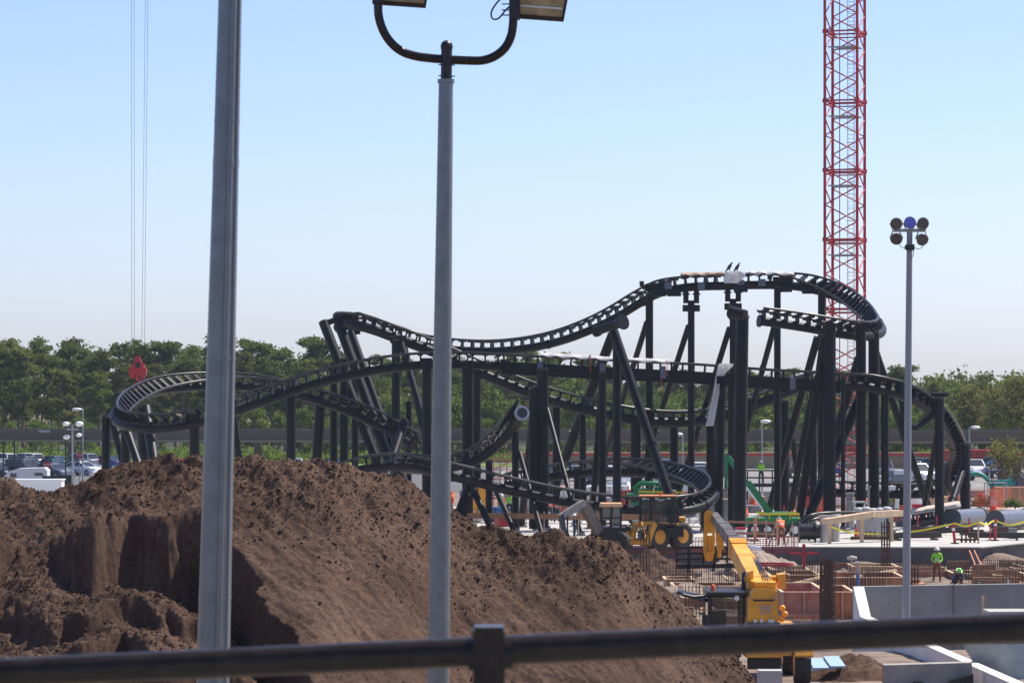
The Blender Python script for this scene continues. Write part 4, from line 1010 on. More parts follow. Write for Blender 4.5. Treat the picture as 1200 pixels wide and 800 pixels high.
def loader():
    d = 191.0; s = d/F
    root = thing('wheel_loader', 'yellow wheel loader with dark cab and raised V-shaped lift arms, beside the near A-frame', 'wheel loader', PZ(772,d))
    def p(x, y, dd=0): v = P(x,y,d); v.y += dd; return v
    for (x, dd, r_) in ((770,-.6,.78),(797,.6,.78),(731,1.0,.70)):
        c = PZ(x,d+dd); wheel(root, (c.x,c.y,r_), r_, .55, axis=(.62,-.78,0))
    b = MB(); b.box(p(783,622,.8),(1.7,2.6,.6)); b.box(p(764,628,.6),(1.5,1.8,.6)); b.part('chassis', M_black, root); b = MB(); b.box(p(776,617,1.0),(1.9,2.2,.35)); b.box(p(796,612,1.6),(.8,1.6,.5)); b.part('body', M_yel, root)
    b = MB()
    for a, c in (((745,612),(736,636)),((750,611),(757,636)),((766,612),(757,634)),((742,632),(760,634))): b.bar(p(*a,-1.1),p(*c,-1.5),.22,.30)
    b.tube([p(740,613,-1.0),p(766,612,-1.0)],.13,10); b.tube([p(737,634,-1.5),p(762,635,-1.5)],.12,10)
    b.part('lift_arms', M_yel, root)
    b = MB(); b.tube([p(748,630,-1.4),p(752,615,-1.1)],.09,8); b.tube([p(759,630,-1.4),p(760,616,-1.1)],.07,8); b.part('ram', M_grey, root)
    f = MB(); z0 = 0
    X0, X1 = 751, 791
    for x in (X0, 763, X1-4, X1): 
        for dd in (-.5,1.2): f.bar(p(x,617,dd),p(x,582,dd),.10)
    for dd in (-.5,1.2): f.bar(p(X0,582,dd),p(X1,582,dd),.12)
    f.bar(p(X0,582,-.5),p(X0,582,1.2),.12); f.bar(p(X1,582,-.5),p(X1,582,1.2),.12); f.box(p(771,616,.35),(40*s,1.7,.25))
    cf = f.part('cab_frame', M_black, root)
    g = MB(); g.box(p(771,600,-.42),(36*s,.04,28*s)); g.box(p(752,600,.35),(.04,1.4,28*s)); g.part('window', mat('loader_glass', (.03,.045,.05), .05, spec=.8, alpha=.6), cf)
    r_ = MB(); r_.box(p(771,580.8,.35),(43*s,2.1,.07)); r_.part('cab_roof', mat('roof_orange',(.55,.20,.07),.6), root)
    b = MB(); b.tube([p(774,580,0),p(774,576,0)],.06,8); b.part('beacon', M_orange, root)
    for k_ in range(4):
        q = MB(); q.tube([Vector(c_) for c_ in catmull([p(744+k_*4,614,-1.3),p(749+k_*2,620,-1.7),p(752,630,-1.6)],5)],.03,5); q.part('hose', M_black, root)
    for x_ in (754,769,783): q = MB(); q.box(p(x_,583.5,-.62),(4*s,.1,1.6*s)); q.part('work_lamp', M_white, root)
    q = MB(); q.tube([p(747,600,-.7),p(747,592,-.7)],.03,6); q.box(p(747,595,-.75),(.22,.06,.4)); q.part('mirror', M_black, root)
    b = MB(); b.box(p(790,607,-.8),(10*s,.2,9*s)); b.box(p(786,620,-.9),(12*s,.5,5*s)); b.part('engine_cover', M_black, root)
loader()
def backhoe():
    d = 189.0; s = d/F
    root = thing('backhoe', 'dark backhoe with orange-roofed cab and folded pale digging arm, left of the loader', 'backhoe', PZ(710,d))
    def p(x, y, dd=0): v = P(x,y,d); v.y += dd; return v
    b = MB(); b.box(p(716,628,.4),(34*s,3.0,22*s)); b.prism([p(696,612,-.8),p(706,612,-.8),p(706,634,-.8),p(690,634,-.8)],(0,0,0),(0,1.6,0)); b.part('body', M_black, root)
    f = MB()
    for x in (704.5,716,727):
        for dd in (-.8,.9): f.bar(p(x,617,dd),p(x,592,dd),.11)
    f.bar(p(704,606,-.8),p(728,606,-.8),.08)
    cf = f.part('cab_frame', M_black, root)
    g = MB(); g.box(p(710.3,601,-.78),(9.5*s,.04,15*s)); g.box(p(722,603,-.78),(8*s,.04,20*s)); g.part('window', mat('backhoe_glass', (.20,.24,.20), .08, var=.4, scale=1.2, spec=.8), cf)
    r_ = MB(); r_.box(p(716,591,.05),(27*s,2.1,.18), taper=.92); r_.part('cab_roof', mat('roof_tan', (.62,.33,.15), .5), root)
    arm = mat('hoe_arm_paint', (.33,.31,.25), .5, var=.3, scale=3)
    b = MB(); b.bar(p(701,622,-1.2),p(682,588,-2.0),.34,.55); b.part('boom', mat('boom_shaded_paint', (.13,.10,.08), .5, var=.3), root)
    b = MB(); b.bar(p(684,587,-2.1),p(656,604,-2.6),.28,.36); b.bar(p(680,585.5,-2.1),p(660,598,-2.6),.12,.12); b.part('dipper', arm, root)
    b = MB(); b.bar(p(657,601,-2.6),p(661,628,-2.9),.20,.26); b.bar(p(664,603,-2.6),p(664,622,-2.8),.10,.12)
    b.prism([p(656,622,-3.1),p(666,622,-3.1),p(668,634,-3.1),p(660,638,-3.1),p(655,632,-3.1)],(0,0,0),(0,.7,0)); b.part('bucket', M_black, root)
    b = MB(); b.tube([p(690,604,-1.7),p(675,590,-2.2)],.07,8); b.part('ram', M_grey, root)
    for x, dd in ((727,-1.0),): 
        c = PZ(x,d+dd); wheel(root,(c.x,c.y,.6),.6,.45,axis=(.6,.8,0),rim_m=M_black)
    b = MB(); c = p(701,640,-1.4); b.cyl((c.x,c.y,.0),(c.x,c.y,.9),.10,10); b.box((c.x,c.y,.05),(.5,.5,.1)); b.part('outrigger', M_yel, root)
backhoe()

# mobile boom lift, green (right of the bolted-joint column)
def lift_a():
    d = 209.0; s = d/F; root = thing('boom_lift', 'green boom lift with a white-striped arm and yellow-railed base, beyond the orange-shirted person', 'boom lift', PZ(905,d))
    def p(x, y, dd=0): v = P(x,y,d); v.y += dd; return v
    b = MB(); b.box(p(906,612,0),(62*s,2.2,12*s)); b.box(p(912,603,0),(30*s,1.8,7*s), taper=.85); b.part('chassis', M_green, root)
    for x in (883,898,914,930): wheel(root, (PZ(x,d).x, d-1.05, .45), .45, .35, axis=(0,1,0), rim_m=M_white)
    b = MB(); b.bar(p(876,565,0),p(902,601,0),.42,.42); b.part('boom', M_green, root)
    b = MB(); b.bar(p(874,570,-.25),p(893,596,-.25),.16,.12); b.part('ram', M_white, root)
    b = MB(); b.bar(p(876,566,.1),p(853,535,.3),.30,.30); b.part('fly_boom', M_green, root)
    b = MB(); b.bar(p(887,601,-1.2),p(935,601,-1.2),.07,.12); b.bar(p(887,601,1.0),p(935,601,1.0),.07,.1)
    for x in (888,900,912,924,934): b.bar(p(x,601,-1.2),p(x,607,-1.2),.05)
    b.part('guard_rail', M_yrail, root)
lift_a()
def lift_b():
    d = 226.0; s = d/F; root = thing('boom_lift', 'folded green boom lift standing behind the flat low turn, left of the near A-frame', 'boom lift', PZ(757,d))
    def p(x, y, dd=0): v = P(x,y,d); v.y += dd; return v
    b = MB(); b.box(p(760,581,0),(50*s,2.2,.35)); b.box(p(752,576,0),(20*s,1.6,.4),taper=.8); b.box(p(772,575,0),(12*s,1.4,.5),taper=.8); b.box(p(760,592,0),(44*s,2.0,.5)); b.part('chassis', M_green, root)
    b = MB()
    for x in (744,752,760,768,776): b.bar(p(x,568,-.6),p(x+3,576,-.6),.12)
    b.tube([p(742,573,-.4),p(750,566,-.4),p(770,566,-.4),p(781,574,-.4)],.16,8); b.part('boom', M_green, root)
    for x in (744,776): wheel(root,(PZ(x,d).x,d-1.0,.5),.5,.4,axis=(0,1,0),rim_m=M_white)
    b = MB(); b.bar(p(747,575,-1.3),p(800,576,-1.3),.06,.10); b.part('guard_rail', M_yrail, root)
lift_b()
def lift_c():
    d = 236.0; s = d/F; root = thing('boom_lift', 'upright green lift arm rising between the paired column and the bolted-joint column', 'boom lift', PZ(851,d))
    def p(x, y, dd=0): v = P(x,y,d); v.y += dd; return v
    b = MB(); b.bar(PZ(850,d,.7),p(851,556),.22); b.prism([p(849,556,-.3),p(854,556,-.3),p(854.5,536,-.3),p(852,530,-.3),p(849,534,-.3)],(0,0,0),(0,.6,0)); b.part('boom', M_green, root)
    b = MB(); b.box(PZ(850,d,.6),(2.2,1.8,.7)); b.part('chassis', M_green, root)
    b = MB(); b.box(p(850,578,-.6),(.9,.5,.7)); b.part('control_box', M_brown, root)
    for x in (838,862): wheel(root,(PZ(x,d).x,d-.8,.4),.4,.3,axis=(0,1,0),rim_m=M_white)
lift_c()
def digger():
    d = 268.0; s = d/F; root = thing('mini_excavator', 'small teal excavator with bent arm at the right, beyond the orange netting', 'excavator', PZ(1172,d,.05))
    def p(x, y, dd=0): v = P(x,y,d); v.y += dd; return v
    b = MB(); b.box(p(1175,567,0),(18*s,1.4,10*s),taper=.85); b.part('body', M_teal, root)
    f = MB(); 
    for x in (1163,1173):
        for dd in (-.5,.5): f.bar(p(x,566,dd),p(x,552,dd),.07)
    f.box(p(1168,551.5),(11*s,1.2,.10)); f.part('cab_frame', M_black, root)
    b = MB(); cv = [Vector(c) for c in catmull([p(1162,570,-.3),p(1155,560,-.3),p(1147,555,-.3),p(1137,555,-.3)],5)]; b.tube(cv,.17,8); b.part('boom', M_teal, root)
    b = MB(); b.bar(p(1138,555,-.3),p(1128,566,-.3),.2); b.prism([p(1122,566,-.5),p(1131,566,-.5),p(1129,573,-.5),p(1124,572,-.5)],(0,0,0),(0,.5,0)); b.part('bucket', M_teal, root)
    for dd in (-.55,.55): 
        b = MB(); b.box((p(1172,575,dd).x,d+dd,.35),(1.7,.35,.5)); b.part('crawler_track', M_black, root)
    b = MB(); b.bar(p(1186,572,0),p(1184,560,0),.16,.3); b.part('blade', M_teal, root)
digger()

# ================================================================ concrete walls in the near right corner
def nearwalls():
    # long wall along the pit, its left end stepping down into a second wall that runs towards the deck
    x0 = P(1000,0,123).x; zt = 2.02
    b = MB(); b.prism([(x0,123,-1.3),(30,123,-1.3),(30,123,2.2),(x0,123,zt-.13)],(0,0,0),(0,.36,0))
    o = solo('concrete_wall', b, M_concd, 'long grey concrete wall along the pit behind the floodlight pole', 'wall', (x0+5,123,-1.3))
    root = o
    for x in (15.9,19.4,22.9,26.5):
        b = MB(); b.box((x,122.985,.4),(.03,.02,3.2)); q = b.part('joint', M_slabface, root)
    for xx in (13.6,15.2,17.0,18.6,20.4,22.0):
        for zz in (.4,1.3): b = MB(); b.cyl((xx,123.01,zz),(xx,122.985,zz),.035,8); b.part('tie_hole', M_slabface, root)
    b = MB(); x1 = P(1012,0,121).x
    x2 = P(1206,0,93).x; 
    pts = [(x0,122.99,zt-.13),(x0,120.6,.98),(x2-.3,92,1.0),(x2,92,1.0),(x1,120.6,.98),(x1+.04,122.99,zt-.13)]
    b.add([(x0,122.98,-.6),(x0+.38,122.98,-.6),(x0,120.6,-.6),(x0+.38,120.6,-.6),(x0,122.98,zt-.12),(x0+.38,122.98,zt-.12),(x0,120.6,.98),(x0+.38,120.6,.98)],
          [(0,1,3,2),(4,6,7,5),(0,2,6,4),(1,5,7,3),(0,4,5,1),(2,3,7,6)])
    b.add([(x0,120.59,-.6),(x0+.38,120.59,-.6),(x2-.38,90,-.6),(x2,90,-.6),(x0,120.59,.98),(x0+.38,120.59,.98),(x2-.38,90,1.02),(x2,90,1.02)],
          [(0,1,3,2),(4,6,7,5),(0,2,6,4),(1,5,7,3),(0,4,5,1),(2,3,7,6)])
    solo('retaining_wall', b, mat('pale_concrete', (.70,.68,.65), .85, var=.1, scale=.8, bump=.1), 'lower concrete wall with sunlit top running diagonally towards the handrail', 'wall', (x0,106,-.6))
    b = MB(); a = P(1036,779,97); c = P(1139,776,97); b.prism([(a.x,97,0),(c.x,97,0),(c.x,97,c.z),(a.x,97,a.z)],(0,0,0),(0,.55,0)); 
    o = solo('concrete_block_wall', b, mat('stub_concrete',(.33,.30,.26),.85,var=.25,scale=1.2,bump=.15,bscale=6), 'short low concrete wall stub at the bottom edge, right of the soil mounds', 'wall', (a.x,97,0))
    b = MB(); b.prism([P(1112,796,96.9),P(1139,788,96.9),P(1139,830,96.9),P(1118,830,96.9)],(0,0,0),(0,-.3,0)); b.part('steel_plate', M_black, o); b = MB(); b.prism([P(1070,797,96.9),P(1080,797,96.9),P(1087,830,96.9),P(1070,830,96.9)],(0,0,0),(0,-.3,0)); b.part('steel_plate', M_black, o)
    b = MB(); b.box(P(902,800,90)+Vector((0,0,-.1)),(.62,.6,.9)); solo('concrete_block', b, M_conc, 'small pale concrete block at the foot of the soil heap, bottom edge', 'block', P(902,810,90))
    # green-grey container under sheeting in the corner
    g = PZ(1200,104,.3); root = thing('storage_container', 'grey-green storage box with pale lid in the right corner, below the long wall', 'container', g)
    zt2 = P(0,719,104).z; xL = P(1160,0,104).x
    b = MB(); b.box((xL+2.2,104.5,(.3+zt2)/2),(4.4,1.3,zt2-.3)); b.part('body', mat('container_paint', (.16,.20,.17), .6, var=.15), root)
    b = MB(); b.box((xL+2.2,104.5,zt2+.05),(4.5,1.4,.07)); b.part('lid', mat('container_lid', (.40,.38,.33), .6), root)
    draped('clear_sheeting', 'translucent plastic sheeting hung below the handrail at the right edge', [(1128,1230,752),(1132,1230,762),(1140,1232,775),(1150,1234,790),(1160,1236,808)], 100.5, mat('plastic_sheeting', (.35,.42,.42), .35, var=.2, scale=1.5), bow=.8)
    b = MB(); b.bar(P(1152,698,121),P(1152,722,121),.08); b.bar(P(1152,722,121),PZ(1152,121,.3),.08); solo('timber_stake', b, M_timber, 'upright timber stake in front of the long concrete wall', 'stake', PZ(1152,121,.3))
    mound('soil_mound', 'low mound of dark soil left of the short wall stub', 11.0*.93, 101, 2.2, 3.2, 1.0, .35, M_dirt, 3)
    mound('soil_mound', 'dark soil mound beside the rear wheel of the yellow handler', 8.95, 96.5, 2.0, 2.0, .55, .35, M_dirt, 5)
    mound('soil_mound', 'dark soil bank under the handrail, behind the small pale block', 7.6, 93.5, 1.7, 2.4, .6, .4, M_dirt, 8)
    b = MB(); r_ = random.Random(5)
    for (x,y,w_,h_,m_) in ((963,777,26,5,0),(978,775,18,4,0),(950,779,10,5,0)):
        c = P(x,y,100); b.box(c+Vector((0,0,0)),(w_/40,.9,.05),Matrix.Rotation(r_.uniform(-.3,.3),3,'Z')@Matrix.Rotation(.25,3,'X'))
    solo('tarpaulin', b, M_blue, 'pale blue sheets lying on the soil behind the handrail', 'tarpaulin', P(963,782,100))
nearwalls()

# ================================================================ the pit: formwork, reinforcement, rubble
def form_box(label, x0, y0, x1, y1, z0, h, m_out, battens=True, rz=0, name='formwork_box', inner=True):
    """open timber box, x0..x1 by y0..y1 in metres"""
    root = thing(name, label, 'formwork', ((x0+x1)/2, y0, z0))
    b = MB(); t = .06
    b.box(((x0+x1)/2,y0,z0+h/2),(x1-x0,t,h)); b.box(((x0+x1)/2,y1,z0+h/2),(x1-x0,t,h)); b.box((x0+t/2,(y0+y1)/2,z0+h/2),(t,y1-y0-t-.01,h)); b.box((x1-t/2,(y0+y1)/2,z0+h/2),(t,y1-y0-t-.01,h))
    b.part('panel', m_out, root)
    c = MB()
    n = max(2,int((x1-x0)/.75))
    for i in range(n+1):
        x = x0+(x1-x0)*i/n; c.box((x,y0-.075,z0+h/2),(.08,.08,h)); 
    for zz in (h+.022,): 
        c.box(((x0+x1)/2,y0-.05,z0+zz),(x1-x0+.12,.2,.04)); c.box(((x0+x1)/2,y1+.05,z0+zz),(x1-x0+.12,.2,.04)); c.box((x0,(y0+y1)/2,z0+zz),(.14,y1-y0-.12,.04)); c.box((x1,(y0+y1)/2,z0+zz),(.14,y1-y0-.12,.04))
    c.part('batten', M_timber, root)
    return root
def pz(px, py, d): return P(px,py,d)
def fb(label, pxa, pxb, ytop, ybot, depth, m_, z0=-1.03, h=None):
    d = (EYE-z0)*F/(ybot-HY); x0 = (pxa-600)/F*d; x1 = (pxb-600)/F*d; h = h or (ybot-ytop)/F*d
    return form_box(label, x0, d, x1, d+depth, z0, h, m_)
fb('large plywood box with a red stained front right of the yellow boom', 917, 968, 694, 727, 7, M_redply)
fb('orange-brown plywood panel box touching the end of the long concrete wall', 973, 1001, 694, 724, 5, M_ply)
fb('long low brown formwork strip behind the cab of the yellow handler', 790, 872, 687, 697, 3, M_ply)
fb('pale timber frame at the foot of the heap, left of the fork carriage', 780, 812, 679, 690, 2.5, M_timber)
fb('low reddish formwork box right of the boom, in front of the wire columns', 870, 905, 676, 690, 6, M_redply)
fb('brown formwork box behind the tall rebar column', 925, 960, 674, 687, 4, M_ply)
fb('brown shadowed formwork between the rebar column and the floodlight pole', 972, 1060, 677, 692, 5, M_ply)
fb('small box form in the pit centre, behind the brown ones', 905, 948, 668, 677, 4, M_timber)
fb('flat formwork left of the standing lime-shirted person', 1000, 1052, 664, 673, 3, M_timber)
fb('low orange form right of the leaning ladder', 1165, 1205, 674, 681, 3, M_ply)
fb('small brown form below the ladder foot', 1118, 1146, 672, 679, 3, M_ply)
fb('narrow formwork behind the cab, lowest of the stacked strips', 800, 875, 701, 713, 3, M_ply)
def rebar_cage(label, px, d, wpx, ytop, n=7, z0=-1.03, name='rebar_column', ties=True, dy=None, r=.022):
    s = d/F; g = PZ(px,d,z0); root = thing(name, label, 'reinforcement', g); w_ = wpx*s; zt = P(0,ytop,d).z; dy = dy or w_
    b = MB(); rr = random.Random(int(px*7+d))
    for i in range(n):
        x = g.x-w_/2+w_*i/(n-1)
        for y in (d-dy/2, d+dy/2): b.cyl((x,y,z0),(x+rr.uniform(-.02,.02),y,zt+rr.uniform(-.12,.06)),r,5,False)
    b.part('bars', M_rebar, root)
    if ties:
        c = MB(); z = z0+.3
        while z < zt-.1:
            for y in (d-dy/2,d+dy/2): c.bar((g.x-w_/2,y,z),(g.x+w_/2,y,z),r*1.5)
            for x in (-w_/2,w_/2): c.bar((g.x+x,d-dy/2,z),(g.x+x,d+dy/2,z),r*1.5)
            z += .32
        c.part('hoops', M_rebar, root)
    return root
rebar_cage('tall dark rebar column cage left of the long concrete wall', 969.5, 146, 16, 655, 7, r=.03)
rebar_cage('thin rebar cage standing right behind the slab edge, left of the floodlight pole', 1038, 186, 9, 610, 4, r=.025)
rebar_cage('slender rebar pair behind the floodlight pole', 1072, 172, 7, 661, 3)
rebar_cage('wide row of upright wires below the fork carriage', 838, 168, 66, 665, 26, dy=2.0, r=.014, ties=False, name='rebar_row')
rebar_cage('wide row of upright bars under the red-edged platform', 903, 176, 50, 661, 22, dy=2.2, r=.014, ties=False, name='rebar_row')
rebar_cage('upright bars right of the tall rebar column', 1012, 168, 44, 668, 14, dy=2.5, r=.014, ties=False, name='rebar_row')
rebar_cage('upright bars around the standing lime-shirted person', 1105, 184, 50, 660, 18, dy=2, r=.014, ties=False, name='rebar_row')
rebar_cage('dense upright bars right of the leaning ladder', 1178, 186, 52, 655, 24, dy=4, r=.016, name='rebar_row')
rebar_cage('faint upright bars in front of the slab edge, left part', 955, 187, 44, 655, 14, dy=2, r=.014, ties=False, name='rebar_row')
rebar_cage('bars with a net of ties at the right picture edge', 1196, 160, 30, 668, 9, dy=3, r=.016, name='rebar_row')
rebar_cage('upright bars at the foot of the soil heap near the red netting', 756, 178, 10, 622, 4, r=.02)
rebar_cage('upright bars in front of the loader, under the cab', 790, 181, 44, 640, 12, dy=1.5, r=.012, name='rebar_row')
rebar_cage('short stub bars below the slab lip, centre', 1060, 190, 60, 661, 16, dy=1, r=.014, ties=False, name='rebar_row')
def scatter(name, label, cat, boxes, m):
    b = MB(); 
    for c, sz, rt in boxes: b.box(c, sz, rt)
    return solo(name, b, m, label, cat, boxes[0][0])
def rnd_rot(r_, a=.15): return Matrix.Rotation(r_.uniform(-3.1,3.1),3,'Z') @ Matrix.Rotation(r_.uniform(-a,a),3,'X')
def litter():
    r_ = random.Random(11)
    # loose boards, each its own thing
    names = [('tan','timber_board',M_timber),('brown','plywood_sheet',M_ply),('grey','plank',M_concd)]
    spots = [(1010,150),(1035,158),(1088,160),(985,176),(1020,184),(1150,172),(1165,160),(930,150),(950,158),(985,140),(1140,186),(1070,186),(880,186),(1012,172),(1090,170),(1180,176),(1130,166),(1045,176),(905,166),(860,160)]
    k = {0:0,1:0,2:0}
    lab = {0:'tan timber board lying in the pit, %s from the left of its kind', 1:'brown plywood sheet lying in the pit, %s from the left of its kind', 2:'grey plank lying in the pit, %s from the left of its kind'}
    for i, (px, d) in enumerate(sorted(spots)):
        t = i % 3; n, nm, m_ = names[t]
        L = r_.uniform(1.2,3.2); b = MB(); c = PZ(px,d,-.98+r_.uniform(0,.25)); sz = (L, r_.uniform(.2,.3) if t != 1 else 1.2, .06)
        b.box(c, sz, rnd_rot(r_)); 
        solo(nm, b, m_, lab[t] % ORD[k[t]], 'board', c, 'loose boards in the pit'); k[t] += 1
    # rubble: light broken soil near the middle
    mound('rubble_heap', 'grey-brown heap of rubble behind the boom, against the slab edge', 13.1, 187.5, 2.9, 3.2, 1.75, -1.0, M_soilg, 21, rough=.3)
    mound('rubble_heap', 'rough pale rubble patch at the foot of the soil heap, under the fork carriage', 8.1, 163, 2.8, 5, .9, -1.0, M_soilg, 23, rough=.5)
    mound('soil_mound', 'brown mound left of the fork carriage below the red netting', 7.4, 183, 3.0, 3.6, 1.6, -1.0, M_dirt, 25)
    mound('rubble_heap', 'low rubble strip under the slab lip in the centre', 19.5, 190, 4.5, 2.4, .6, -1.0, M_soilg, 27, rough=.4)
    mound('rubble_heap', 'pale debris in front of the large plywood box', 11.6, 135, 2.6, 3, .55, -1.0, M_soilg, 28, rough=.5)
    b = MB(); c = P(883,641,184.5); b.box(c,(.95,.7,.18),Matrix.Rotation(.2,3,'Y'),.8); solo('paper_sack', b, M_white, 'white sack lying on top of the rubble heap', 'sack', c)
    b = MB(); c = P(998,653,186); b.ball(c,.14,10,(1.3,.8,.8)); b.ball(c+Vector((.2,.1,-.03)),.11,8); b.ball(c+Vector((-.17,0,-.05)),.10,8); b.bar((c.x,c.y,-1.02),(c.x,c.y,c.z-.1),.07); solo('white_bundle', b, M_cloth, 'small crumpled white bundle against the slab edge', 'bundle', c)
    # blue shore prop
    g = PZ(1005.5,152,-1.03); root = thing('shore_prop', 'blue and grey adjustable prop standing left of the long wall', 'prop', g)
    b = MB(); b.cyl(g, P(1005.5,672,152),.07,10); b.part('outer_tube', M_bluep, root); b = MB(); b.cyl(P(1005.5,672,152),P(1005,659,152),.055,10); b.box(P(1005,659,152),(.2,.2,.02)); b.part('inner_tube', M_grey, root)
    # ladder
    root = thing('ladder', 'orange-brown ladder leaning against the corner of the slab edge', 'ladder', PZ(1153,184,-1.03))
    for dx in (0,8):
        b = MB(); b.bar(P(1136+dx*.7,645,191),PZ(1149+dx,181,-1.03),.06,.10); b.part('stile', mat('ladder_orange',(.50,.20,.10),.6), root)
    for i in range(9):
        t = (i+.7)/9.5; b = MB(); b.bar(P(1136,645,191).lerp(PZ(1149,181,-1.03),t), P(1141.6,645,191).lerp(PZ(1157,181,-1.03),t), .035); b.part('rung', M_grey, root)
    # red T-shaped barricade and red-edged hoop platform
    d = 183; root = thing('red_barricade', 'red post with crosspieces standing before the slab edge', 'barricade', PZ(942,d,-1.03))
    b = MB(); b.bar(PZ(942,d,-1.03),P(942,637,d),.16); b.part('post', M_red, root)
    b = MB(); b.bar(P(926,648.5,d),P(959,647.5,d),.12); b.part('crosspiece', M_red, root)
    b = MB()
    d = 176
    cx = P(903,661,d); n = 28
    for i in range(n):
        a0, a1 = 2*math.pi*i/n, 2*math.pi*(i+1)/n
        b.bar(cx+Vector((1.15*math.cos(a0),1.15*math.sin(a0),0)),cx+Vector((1.15*math.cos(a1),1.15*math.sin(a1),0)),.10)
    solo('red_hoop', b, M_red, 'red hoop resting on the upright bars, right of the boom', 'hoop', cx)
litter()
def pit_clutter():
    r_ = random.Random(31); kinds = [('timber_offcut','tan timber offcut',M_timber,(1.6,.12,.09)),('plywood_offcut','brown plywood offcut',M_ply,(.9,.6,.04)),('rebar_length','rusty bar',M_rebar,(3.0,.04,.04)),('grey_block','grey concrete block',M_concd,(.4,.2,.2))]
    for nm, lab, m_, sz in kinds:
        me = MB().box((0,0,sz[2]/2), sz).mesh(nm, m_)
        for i in range(16):
            d = r_.uniform(136,190); px = r_.uniform(790,1198)
            if px > 1000 and d < 162: d = r_.uniform(162,190)
            c = PZ(px,d); o = bpy.data.objects.new(nm, me); COL.objects.link(o); o.location = (c.x,c.y,-1.0+r_.uniform(0,.25)); o.rotation_euler = (r_.uniform(-.12,.12),r_.uniform(-.12,.12),r_.uniform(0,3.1)); o.scale = (r_.uniform(.6,1.4),1,1)
            tag(o, lab+' strewn on the pit floor among the formwork', 'debris', lab+'s strewn on the pit floor', 'thing')
    # upright shutter panels, each with its battens
    def shutter(w_, h_, m_):
        b = MB(); b.cur = 0; b.box((0,0,h_/2),(w_,.04,h_)); b.cur = 1
        for i in range(int(w_/.45)+1): b.box((-w_/2+.04+i*(w_-.08)/max(1,int(w_/.45)),-.05,h_/2),(.05,.06,h_-.02))
        b.box((0,0,h_+.02),(w_,.10,.035)); return b.mesh('shutter_panel', [m_, mat('old_timber',(.34,.22,.13),.8,var=.3)])
    sh = [shutter(2.4,.42,M_ply), shutter(1.3,.55,mat('old_plywood',(.26,.15,.09),.8,var=.35,scale=1.5)), shutter(3.0,.30,M_redply), shutter(2.0,.35,M_timber)]
    for i in range(46):
        d = r_.uniform(140,193); px = r_.uniform(785,1200)
        if px > 995 and d < 160: d = r_.uniform(160,193)
        if 1050 < px < 1155 and d < 182: continue
        c = PZ(px,d); o = bpy.data.objects.new('shutter_panel', r_.choice(sh)); COL.objects.link(o); o.location = (c.x,c.y,-1.03+r_.choice([0,0,.1])); o.rotation_euler = (r_.uniform(-.06,.06),0,r_.choice([0,0,.12,-.15,1.57,3.14])+r_.uniform(-.05,.05))
        tag(o, 'upright brown shutter panel with timber battens standing in the pit', 'shutter', 'brown shutter panels standing in the pit', 'thing')
    for i,(px,d,w_,yt,n) in enumerate(((820,150,46,684,12),(888,158,30,672,10),(935,164,40,663,13),(1030,176,34,664,12),(1135,178,26,664,9),(1060,188,70,654,20),(800,172,26,662,9),(985,182,26,656,8))):
        rebar_cage('cluster of thin upright bars in the pit, %s from the left' % ORD[sorted((820,888,935,1030,1135,1060,800,985)).index(px)], px, d, w_, yt, n, dy=2.4, r=.013, ties=(i%2==0), name='rebar_row')['group'] = 'clusters of thin bars in the pit'
    for i,(a,c) in enumerate((((792,694),(868,704)),((905,690),(962,676)),((880,688),(900,700)),((1000,676),(1050,668)),((860,684),(905,679)))):
        z0 = -.55; da = (EYE-z0)*F/(a[1]-HY); dc = (EYE-z0)*F/(c[1]-HY); A = P(*a,da); C_ = P(*c,dc); b = MB(); b.bar(A,C_,.12,.14)
        for t in (.1,.5,.9): q = A.lerp(C_,t); b.bar((q.x,q.y,-1.03),q,.08)
        solo('waling_beam', b, M_timber, 'long pale timber beam on short legs over the pit forms, %s from the left' % ORD[[0,3,2,4,1][i]], 'beam', A.lerp(C_,.5), 'timber beams over the pit forms')
pit_clutter()

# ---------------------------------------------------------------- things on the slab
def net(name, label, pts, h, m, cat='netting', cell=.18, r=.016, post=True, z0=0, sag=.0):
    """plastic mesh fence: real strands, posts each 2.5 m"""
    root = thing(name, label, cat, (pts[0][0],pts[0][1],z0)); b = MB(); pb = MB()
    for (xa,ya),(xb,yb) in zip(pts, pts[1:]):
        A = Vector((xa,ya,z0)); B = Vector((xb,yb,z0)); L = (B-A).length; n = int(L/cell)
        for j in range(int(h/.11)+1):
            z = .05+j*.11; b.bar(A+Vector((0,0,z)),B+Vector((0,0,z)),r*2.8,r*1.2)
        for i in range(n+1):
            q = A.lerp(B,i/n); b.bar(q+Vector((0,0,.05)),q+Vector((0,0,h)),r*2.2,r)
        k = int(L/2.4)
        for i in range(k+1):
            q = A.lerp(B,i/max(k,1)); p_ = MB(); p_.bar(q,q+Vector((0,0,h+.12)),.05); p_.part('post', M_rebar, root)
    b.part('mesh', m, root)
    return root
def xy(px, d): v = PZ(px,d); return (v.x, v.y)
net('netting_fence', 'dark red safety netting along the slab edge from the loader to the white barrier', [xy(722,192),xy(830,192.5),xy(905,193.5),xy(935,194)], .9, mat('dark_red_net',(.36,.025,.03),.7), z0=-.3, r=.026)
net('netting_fence', 'orange safety netting at the right, in front of the teal excavator', [xy(1137,258),xy(1160,256),xy(1185,259)], 1.5, M_onet)
net('netting_fence', 'orange netting in the distance at the foot of the red mast', [xy(972,252),xy(1000,252)], 1.8, M_onet)
net('netting_fence', 'far red netting behind the low turn', [xy(640,268),xy(735,268)], 1.4, M_net)
net('netting_fence', 'far orange netting between the tall columns behind the green lifts', [xy(788,262),xy(830,262)], 1.3, M_onet)
net('netting_fence', 'orange netting beyond the stacked track, left of the far-right column', [xy(1050,262),xy(1110,262)], 1.0, M_onet)
